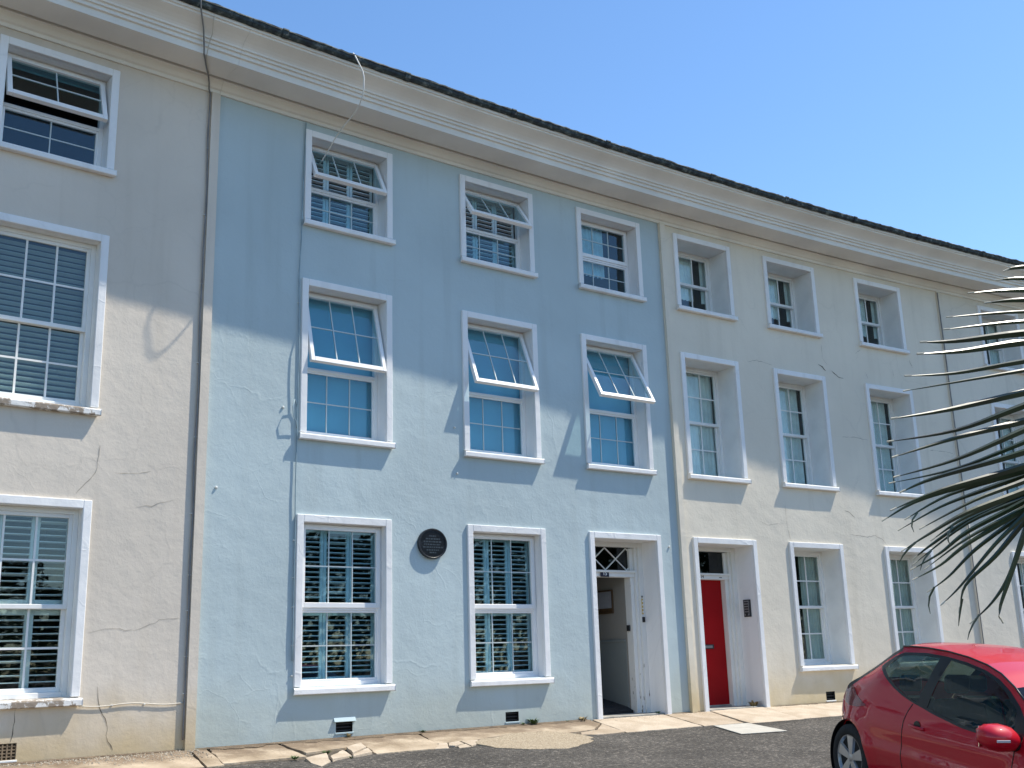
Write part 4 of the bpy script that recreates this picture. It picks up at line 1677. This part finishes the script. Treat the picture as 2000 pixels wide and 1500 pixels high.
# depth at which the wheel centre sits one wheel radius above the sloping ground
best = min((abs(rw.z * t + CAMZ - gz(sd_of(rw.x * t, rw.y * t)[1]) - .31), t) for t in [8 + .01 * i for i in range(400)])[1]
wc = rw * best + Vector((0, 0, CAMZ))
n0 = Vector((math.sin(phi(sd_of(wc.x, wc.y)[0])), -math.cos(phi(sd_of(wc.x, wc.y)[0])), 0))
up_c = Vector((n0.x * .112, n0.y * .112, 1)).normalized()
f_c = Vector((math.sin(CAR_AZ), math.cos(CAR_AZ), 0))
f_c = (f_c - up_c * f_c.dot(up_c)).normalized()
l_c = up_c.cross(f_c)
CM = Matrix((f_c, l_c, up_c)).transposed().to_4x4()
CM.translation = wc - (CM.to_3x3() @ Vector((0, -.80, .31)))
car = thing('parked_car', 'glossy red three-door hatchback parked nose down the slope in front of the terrace', 'car', CM)

vv, gr = car_side()


def side_mesh(name, keys, m, sgn, off=0.0):
    used, v, f = {}, [], []
    for k in keys:
        for t in gr[k]:
            q = []
            for i in t:
                if i not in used:
                    used[i] = len(v)
                    v.append((vv[i].x, sgn * (side_y(vv[i].x, vv[i].y) + off), vv[i].y))
                q.append(used[i])
            f.append(tuple(q if sgn < 0 else q[::-1]))
    return mesh_from(name, v, f, m, True)


def strip(path, m, name, bulge, ny=14, mid=None):
    """surface between the left and right top edges along path"""
    v, f = [], []
    P = []
    for i in range(len(path) - 1):
        a, b = Vector(path[i]), Vector(path[i + 1])
        n = max(1, int((b - a).length / .05))
        P += [a.lerp(b, k / n) for k in range(n)]
    P.append(Vector(path[-1]))
    for i, p in enumerate(P):
        t = P[min(i + 1, len(P) - 1)] - P[max(i - 1, 0)]
        nn = Vector((-t.y, t.x)).normalized()
        w = side_y(p.x, p.y)
        bb = bulge(p.x, p.y)
        for j in range(ny + 1):
            u = -1 + 2 * j / ny
            o = bb * (1 - abs(u) ** 2.4)
            v.append((p.x + nn.x * o, u * w, p.y + nn.y * o))
    k = ny + 1
    for i in range(len(P) - 1):
        for j in range(ny):
            f.append((i * k + j, i * k + j + 1, (i + 1) * k + j + 1, (i + 1) * k + j))
    me = mesh_from(name, v, f, m, True)
    return me


for sg in (-1, 1):
    add('side_panel', side_mesh('side_panel', ['body'], 'car_red', sg), car, local=I4)
    add('window_seal', side_mesh('window_seal', ['seal'], 'car_black', sg, .001), car, local=I4)
    add('quarter_window', side_mesh('quarter_window', ['glass'], 'glass_car', sg, -.003), car, local=I4)
    add('door_window', side_mesh('door_window', ['glass2'], 'glass_car', sg, -.003), car, local=I4)
    add('tail_lamp', side_mesh('tail_lamp', ['lamp'], 'lamp_red', sg, .004), car, local=I4)
# forward along each path gives an outward normal of (-tz, tx): run front to back reversed as needed
add('rear_panel', strip(RAKE[::-1][:8], 'car_red', 'rear_panel', lambda x, z: .10), car, local=I4)
add('rear_window', strip([(-.27, .955), (-.18, 1.01), (-.03, 1.105), (.14, 1.205), (.32, 1.315), (.40, 1.355)], 'glass_dark', 'rear_window', lambda x, z: .06), car, local=I4)
add('spoiler', strip([(.40, 1.355), (.48, 1.395)], 'car_red', 'spoiler', lambda x, z: .05), car, local=I4)
add('roof', strip(RAIL[:8], 'car_red', 'roof', lambda x, z: .045), car, local=I4)
add('windscreen', strip(RAIL[7:], 'glass_car', 'windscreen', lambda x, z: .045 + .06 * max(0, x - 2.15)), car, local=I4)
add('bonnet', strip(HOOD, 'car_red', 'bonnet', lambda x, z: .08), car, local=I4)
# roof drip line and seams
for sg in (-1, 1):
    q = MB()
    q.tube([(x, sg * (smooth_tab(YR, x) + .004), z + .004) for x, z in RAIL[:9]], .008, 6)
    add('roof_gutter', q.mesh('roof_gutter', 'car_black', 0, True), car, local=I4)
    seam = [(.985, .94), (.955, .88), (.915, .78), (.895, .65), (.885, .5), (.885, .36), (.92, .25), (1.0, .215), (2.1, .215), (2.22, .3), (2.28, .45), (2.33, .7), (2.36, .9)]
    q = MB()
    q.tube([(x, sg * (side_y(x, z) - .001), z) for x, z in densify(seam + seam[::-1][1:-1], .04)[:110]], .0055, 5)
    add('door_seam', q.mesh('door_seam', 'car_black'), car, local=I4)
    bs = [(-.47, .62), (-.40, .645), (-.33, .655), (-.27, .60), (-.255, .56)]
    add('bumper_seam', MB().tube([(x, sg * (side_y(x, z) - .001), z) for x, z in bs], .005, 5).mesh('bumper_seam', 'car_black'), car, local=I4)
    hq = [(1.02 + .2 * t, sg * (side_y(1.02 + .2 * t, .765) + .018 * math.sin(math.pi * t) + .006), .765 - .008 * t) for t in [i / 8 for i in range(9)]]
    hd = add('door_handle', MB().tube(hq, .014, 8).mesh('door_handle', 'car_red', 0, True), car, local=I4)
    add('handle_recess', MB().lathe([(.001, 0), (.05, .001), (.05, .003), (.001, .004)], 18, T(1.12, sg * (side_y(1.12, .765) - .001), .765) @ Matrix.Rotation(R_(90), 4, 'X')).mesh('handle_recess', 'car_black'), hd, local=I4)
    crs = [(.38, .505), (.6, .498), (.9, .488), (1.3, .476), (1.7, .466), (2.1, .462), (2.22, .463)]
    add('sill_trim', MB().tube([(x, sg * (side_y(x, .205) + .004), .20) for x in [.42 + .1 * i for i in range(18)]], .018, 6).mesh('sill_trim', 'car_trim', 0, True), car, local=I4)
    # mirror
    mr = MB()
    ringz = []
    Mm = T(2.33, sg * .965, .870) @ Matrix.Scale(1.18, 4)
    nn = 16
    for i, (yy, sx, sz) in enumerate(((-.135, .02, .015), (-.12, .085, .05), (-.07, .115, .078), (0, .12, .088), (.07, .105, .08), (.115, .07, .055), (.13, .02, .015))):
        row = []
        for k in range(nn):
            a = 2 * math.pi * k / nn
            row.append(Mm @ Vector((max(-.055, sx * math.cos(a)), -sg * yy, sz * math.sin(a) + .012 * (yy / .13) * -1)))
        ringz.append(row)
    n0_ = len(mr.v)
    for row in ringz:
        mr.v += row
    for i in range(len(ringz) - 1):
        for k in range(nn):
            q2 = (k + 1) % nn
            mr.f.append((i * nn + k, i * nn + q2, (i + 1) * nn + q2, (i + 1) * nn + k))
    mr.f += [tuple(range(nn)), tuple((len(ringz) - 1) * nn + k for k in range(nn))]
    mo = add('wing_mirror', mr.mesh('wing_mirror', 'car_red', 0, True), car, local=I4)
    add('mirror_glass', MB().box(-.060, -.056, -.10, .10, -.065, .065, Mm).mesh('mirror_glass', 'mirror_glass'), mo, local=I4)
    add('mirror_arm', MB().tube([(2.38, sg * .78, .84), (2.37, sg * .85, .80), (2.35, sg * .93, .81)], .030, 8).mesh('mirror_arm', 'car_black', 0, True), mo, local=I4)
    add('indicator', MB().box(-.002, .004, -.05, .05, -.008, .008, Mm @ T(.118, sg * .05, -.005)).mesh('indicator', 'lamp_clear', .002), mo, local=I4)
    # head lamp
    add('headlight', MB().lathe([(.001, .03), (.07, .025), (.10, 0), (.10, -.03)], 20, T(3.36, sg * .55, .70) @ Matrix.Rotation(R_(70), 4, 'Y') @ Matrix.Diagonal((.7, 1.3, 1, 1))).mesh('headlight', 'lamp_clear', 0, True), car, local=I4)
    # wheels
    for cx in (0, 2.62):
        Mw = T(cx, sg * .72, .31) @ Matrix.Rotation(R_(-90 * sg), 4, 'X')
        wl = add('wheel', MB().lathe([(.05, -.06), (.20, -.06), (.205, .02), (.19, .05), (.05, .055)], 32, Mw).mesh('wheel', 'car_trim', 0, False), car, local=I4)
        prof = [(.205, -.10), (.25, -.105), (.295, -.095), (.312, -.07), (.315, 0), (.312, .07), (.295, .09), (.25, .098), (.212, .09), (.205, .06)]
        add('tyre', MB().lathe(prof, 40, Mw).mesh('tyre', 'tyre', 0, True), wl, local=I4)
        q = MB()
        q.lathe([(.196, .055), (.206, .088), (.214, .090), (.214, .086), (.206, .05)], 40, Mw)
        q.lathe([(.0, .05), (.048, .05), (.044, .078), (.02, .085), (.001, .086)], 20, Mw)
        for k in range(5):
            a = 2 * math.pi * k / 5 + .3
            Ms = Mw @ Matrix.Rotation(a, 4, 'Z')
            rg = [Ms @ Vector(p) for p in ((.03, -.032, .055), (.200, -.060, .062), (.200, .060, .062), (.03, .032, .055))]
            tp = [Ms @ Vector(p) for p in ((.03, -.026, .080), (.200, -.052, .084), (.200, .052, .084), (.03, .026, .080))]
            n1 = len(q.v)
            q.v += rg + tp
            q.f += [(n1, n1 + 1, n1 + 2, n1 + 3), (n1 + 4, n1 + 5, n1 + 6, n1 + 7)] + [(n1 + i, n1 + (i + 1) % 4, n1 + 4 + (i + 1) % 4, n1 + 4 + i) for i in range(4)]
        add('rim', q.mesh('rim', 'rim_silver', 0, False), wl, local=I4)
        add('wheel_arch_liner', MB().lathe([(.36, -.30), (.36, .085), (.355, .085), (.355, -.29)], 32, Mw).mesh('wheel_arch_liner', 'car_black'), car, local=I4)
# inner shell
q = MB()
q.box(-.35, 3.2, -.60, .60, .18, .22)
q.box(.42, 2.45, -.70, -.66, .22, .86)
q.box(.42, 2.45, .66, .70, .22, .86)
q.box(-.33, .42, -.52, .52, .62, .80)
q.box(2.32, 2.40, -.68, .68, .22, .90)
q.box(2.40, 3.2, -.5, .5, .3, .62)
add('cabin_floor', q.mesh('cabin_floor', 'car_trim'), car, local=I4)
for x, y in ((1.25, -.36), (1.25, .36), (.52, -.36), (.52, .36)):
    q = MB()
    q.box(-.02, .48, -.24, .24, .34, .50)
    q.box(-.10, .06, -.23, .23, .45, 1.02, T(0, 0, 0) @ Matrix.Rotation(R_(-12), 4, 'Y'))
    q.box(-.29, -.20, -.12, .12, 1.04, 1.20)
    add('seat', q.mesh('seat', 'seat_cloth', .03), car, local=T(x + .03, y, 0) if x > 1 else T(x + .05, y, .02) @ Matrix.Scale(.92, 4))
add('dashboard', MB().box(2.05, 2.45, -.68, .68, .72, .92).mesh('dashboard', 'car_trim', .04), car, local=I4)
sw = MB()
sw.tube([(1.92 + .05 * math.sin(a) * .6, -.36 + .18 * math.cos(a), .88 + .17 * math.sin(a)) for a in [2 * math.pi * i / 24 for i in range(25)]], .015, 6)
sw.box(1.9, 2.1, -.40, -.32, .84, .90)
add('steering_wheel', sw.mesh('steering_wheel', 'car_black', 0, True), car, local=I4)
add('number_plate', MB().box(-.008, 0, -.26, .26, -.055, .055, T(-.60, 0, .60) @ Matrix.Rotation(R_(-8), 4, 'Y')).mesh('number_plate', 'brass', .002), car, local=I4)


# ------------------------------------------------------------------ fan palm
def palm_mats():
    m = mat('palm_leaf', (.017, .034, .011), .30, .45, 5, spec=.9)
    nt, p = nodes_of(m)
    p.inputs['Subsurface Weight'].default_value = 0
    mat('palm_tip', (.55, .50, .38), .8, .1, 9)
    mat('palm_fibre', (.10, .06, .03), .95, .5, 20, .8, 60)


palm_mats()


def P3(px, py, dep):
    r = ray(px, py)
    return r * dep + Vector((0, 0, CAMZ))


PB = P3(2720, 1000, 3.5)
pg = gz(sd_of(PB.x, PB.y)[1])
palm = thing('fan_palm', 'fan palm with long folded leaf blades and pale tips in front of the terrace', 'palm', T(PB.x, PB.y, pg))


def blade(q, qt, pts, wmax, fold=.65, tip=True, split=0.0):
    """folded leaf segment along a polyline"""
    pts = [Vector(p) for p in pts]
    # resample with a Catmull-Rom curve
    P = []
    n = len(pts)
    for i in range(n - 1):
        p0, p1, p2, p3 = pts[max(i - 1, 0)], pts[i], pts[i + 1], pts[min(i + 2, n - 1)]
        for k in range(5):
            t = k / 5
            P.append(.5 * ((2 * p1) + (p2 - p0) * t + (2 * p0 - 5 * p1 + 4 * p2 - p3) * t * t + (3 * p1 - p0 - 3 * p2 + p3) * t ** 3))
    P.append(pts[-1])
    N = len(P)
    view = Vector((0, 1, 0))
    b0 = len(q.v)
    ph = random.uniform(-1.5, 1.5)
    for i, p in enumerate(P):
        t = (P[min(i + 1, N - 1)] - P[max(i - 1, 0)]).normalized()
        side = Vector((0, 0, 1))
        side = (side - t * side.dot(t)).normalized()
        out = t.cross(side).normalized()
        u = i / (N - 1)
        w = wmax * min(1, u * 5 + .35) * (1 - max(0, (u - .35) / .65) ** 1.3 * .93)
        away = out if out.dot(p) > 0 else -out
        tw = fold + .25 * math.sin(u * 2 + ph)
        e1 = side * math.sin(tw) + away * math.cos(tw)
        e2 = -side * .85 + away * .45
        q.v += [p + e1 * w * .6, p, p + e2 * w]
    for i in range(N - 1):
        a = b0 + 3 * i
        q.f += [(a, a + 1, a + 4, a + 3), (a + 1, a + 2, a + 5, a + 4)]
    if tip:
        e = P[-1]
        t = (P[-1] - P[-4]).normalized()
        qt.tube([e - t * .012, e + t * .008], wmax * .16, 5)
    return P


UP = [  # upper leaf: tip, middle, frame edge in photo pixels
    ((1964, 528), (2000, 519)), ((1950, 547), (2000, 542)), ((1895, 572), (2000, 565)), ((1928, 591), (2000, 583)), ((1853, 619), (2000, 607)),
    ((1847, 643), (2000, 626)), ((1802, 668), (1868, 664), (2000, 647)), ((1796, 691), (1880, 684), (2000, 665)), ((1772, 734), (1868, 727), (2000, 703)),
    ((1769, 763), (2000, 722)), ((1745, 817), (1850, 799), (2000, 764)), ((1738, 862), (1870, 838), (2000, 790)), ((1747, 892), (1870, 853), (2000, 820)),
    ((1750, 931), (1870, 895), (2000, 838)), ((1741, 943), (1870, 913), (2000, 862)), ((1744, 995), (1840, 955), (2000, 908)), ((1762, 960), (1828, 931), (2000, 880))]
LOW = [((1727, 1015), (1810, 970), (2000, 916)), ((1758, 1034), (1837, 989), (1917, 957), (2000, 927)), ((1765, 1074), (1815, 1042), (1890, 999), (2000, 957)),
       ((1786, 1090), (1815, 1066), (1890, 1015), (2000, 965)), ((1783, 1111), (1837, 1079), (1890, 1037), (2000, 978)), ((1786, 1131), (1837, 1103), (1890, 1061), (2000, 994)),
       ((1815, 1154), (1853, 1125), (1906, 1071), (2000, 1000)), ((1841, 1179), (1877, 1143), (1943, 1063), (2000, 1007)), ((1874, 1193), (1885, 1143), (1943, 1085), (2000, 1015)),
       ((1898, 1215), (1938, 1175), (1970, 1122), (2000, 1031)), ((1957, 1213), (1951, 1191), (1970, 1130), (2000, 1040))]


def fill_in(segs, k):
    """extra blades between neighbouring ones"""
    out = list(segs)
    for a, b in zip(segs, segs[1:]):
        for _ in range(k):
            t = random.uniform(.25, .75)
            c = random.uniform(0, .25)
            ta, tb = a[0], b[0]
            ea, eb = a[-1], b[-1]
            tip = (ta[0] + (tb[0] - ta[0]) * t, ta[1] + (tb[1] - ta[1]) * t)
            edge = (2000, ea[1] + (eb[1] - ea[1]) * t + random.uniform(-4, 4))
            tip = (tip[0] + (edge[0] - tip[0]) * c, tip[1] + (edge[1] - tip[1]) * c + random.uniform(-4, 6))
            am = a[len(a) // 2] if len(a) > 2 else ((ta[0] + ea[0]) / 2, (ta[1] + ea[1]) / 2)
            bm_ = b[len(b) // 2] if len(b) > 2 else ((tb[0] + eb[0]) / 2, (tb[1] + eb[1]) / 2)
            mid = (am[0] + (bm_[0] - am[0]) * t, am[1] + (bm_[1] - am[1]) * t)
            if tip[0] < mid[0] - 20:
                out.append((tip, mid, edge))
            else:
                out.append((tip, edge))
    return out


def leaf(segs, hub, dep_tip, dep_hub, name, hubspread, wbase):
    root = MB()
    tips = MB()
    hp_ = P3(*hub, dep_hub)
    objs = []
    for i, sg in enumerate(segs):
        dt = dep_tip + .10 * math.sin(i * 2.4) + random.uniform(-.05, .05)
        pts = []
        m = len(sg)
        for k, (x, y) in enumerate(sg):
            f = (x - 1700) / (hub[0] - 1700)
            pts.append(P3(x, y, dt + (dep_hub - dt) * f))
        # between the frame edge and the hub
        ex, ey = sg[-1]
        qx, qy = sg[-2]
        mx = ex + (hub[0] - ex) * .5
        my = ey + (ey - qy) / (ex - qx) * (mx - ex) * .75 + (hub[1] - ey) * .12
        f = (mx - 1700) / (hub[0] - 1700)
        pts.append(P3(mx, my, dt + (dep_hub - dt) * f))
        pts.append(hp_ + Vector((0, 0, (ey - hub[1]) * -.00012)))
        pts = pts[::-1]
        q, qt = MB(), MB()
        blade(q, qt, pts, wbase * random.uniform(.75, 1.15))
        o = add('leaf_blade', q.mesh('leaf_blade', 'palm_leaf', 0, False), palm, I4)
        add('frayed_tip', qt.mesh('frayed_tip', 'palm_tip'), o, I4)
        if name == 'lower' and random.random() < .4:
            # hanging split end
            a, b = pts[-2], pts[-1]
            st = a.lerp(b, random.uniform(.4, .85))
            q2 = MB()
            dn = Vector((random.uniform(-.03, .01), 0, -random.uniform(.04, .10)))
            q2.tube([st, st + (b - a).normalized() * .022 + dn * .25, st + (b - a).normalized() * .03 + dn * .6, st + (b - a).normalized() * .028 + dn], .004, 4, [1, .9, .6, .2])
            add('split_end', q2.mesh('split_end', 'palm_leaf'), palm, I4)
    crown = P3(2720, 820, 3.5)
    add('petiole', MB().tube([hp_, hp_.lerp(crown, .5) + Vector((0, 0, .04)), crown], .014, 8, [.7, .9, 1.3]).mesh('petiole', 'palm_leaf', 0, True), palm, I4)


leaf(UP, (2330, 690), 3.05, 3.2, 'upper', .35, .017)
leaf(fill_in(LOW, 1)[:16], (2110, 880), 3.25, 3.35, 'lower', .15, .0155)
# the rest of the crown and the trunk stand to the right
crown = P3(2720, 820, 3.5)
for a_deg, el_deg in ((-20, 35), (25, 20), (70, 40), (120, 15), (-60, 25), (0, 65), (95, -10), (-95, 55)):
    if math.cos(R_(a_deg)) < -.3:
        continue
    dr = Vector((math.cos(R_(a_deg)) * math.cos(R_(el_deg)), math.sin(R_(a_deg)) * math.cos(R_(el_deg)), math.sin(R_(el_deg))))
    hub_ = crown + dr * .55
    add('petiole', MB().tube([crown, crown + dr * .3, hub_], .014, 8, [1.3, .9, .7]).mesh('petiole', 'palm_leaf', 0, True), palm, I4)
    s1 = dr.cross(Vector((0, 0, 1))).normalized()
    s2 = s1.cross(dr)
    q, qt = MB(), MB()
    for k in range(19):
        w = R_(-120 + 240 * k / 18)
        v1 = dr * math.cos(w) + s1 * math.sin(w)
        L_ = .55 * random.uniform(.85, 1.1)
        blade(q, qt, [hub_, hub_ + v1 * L_ * .5 + s2 * .03, hub_ + v1 * L_ * .85 + Vector((0, 0, -.02)), hub_ + v1 * L_ + Vector((0, 0, -.09))], .013)
    o = add('leaf_fan', q.mesh('leaf_fan', 'palm_leaf'), palm, I4)
    add('frayed_tips', qt.mesh('frayed_tips', 'palm_tip'), o, I4)
q = MB()
tp = [Vector((crown.x + .04 * math.sin(i * .7), crown.y, pg + (crown.z - pg) * i / 12)) for i in range(13)]
q.tube([Vector((p.x, p.y, p.z)) for p in tp], .11, 14, [1.15 - .02 * i + .06 * (i % 2) for i in range(13)])
add('trunk', q.mesh('trunk', 'palm_fibre', 0, True), palm, I4)
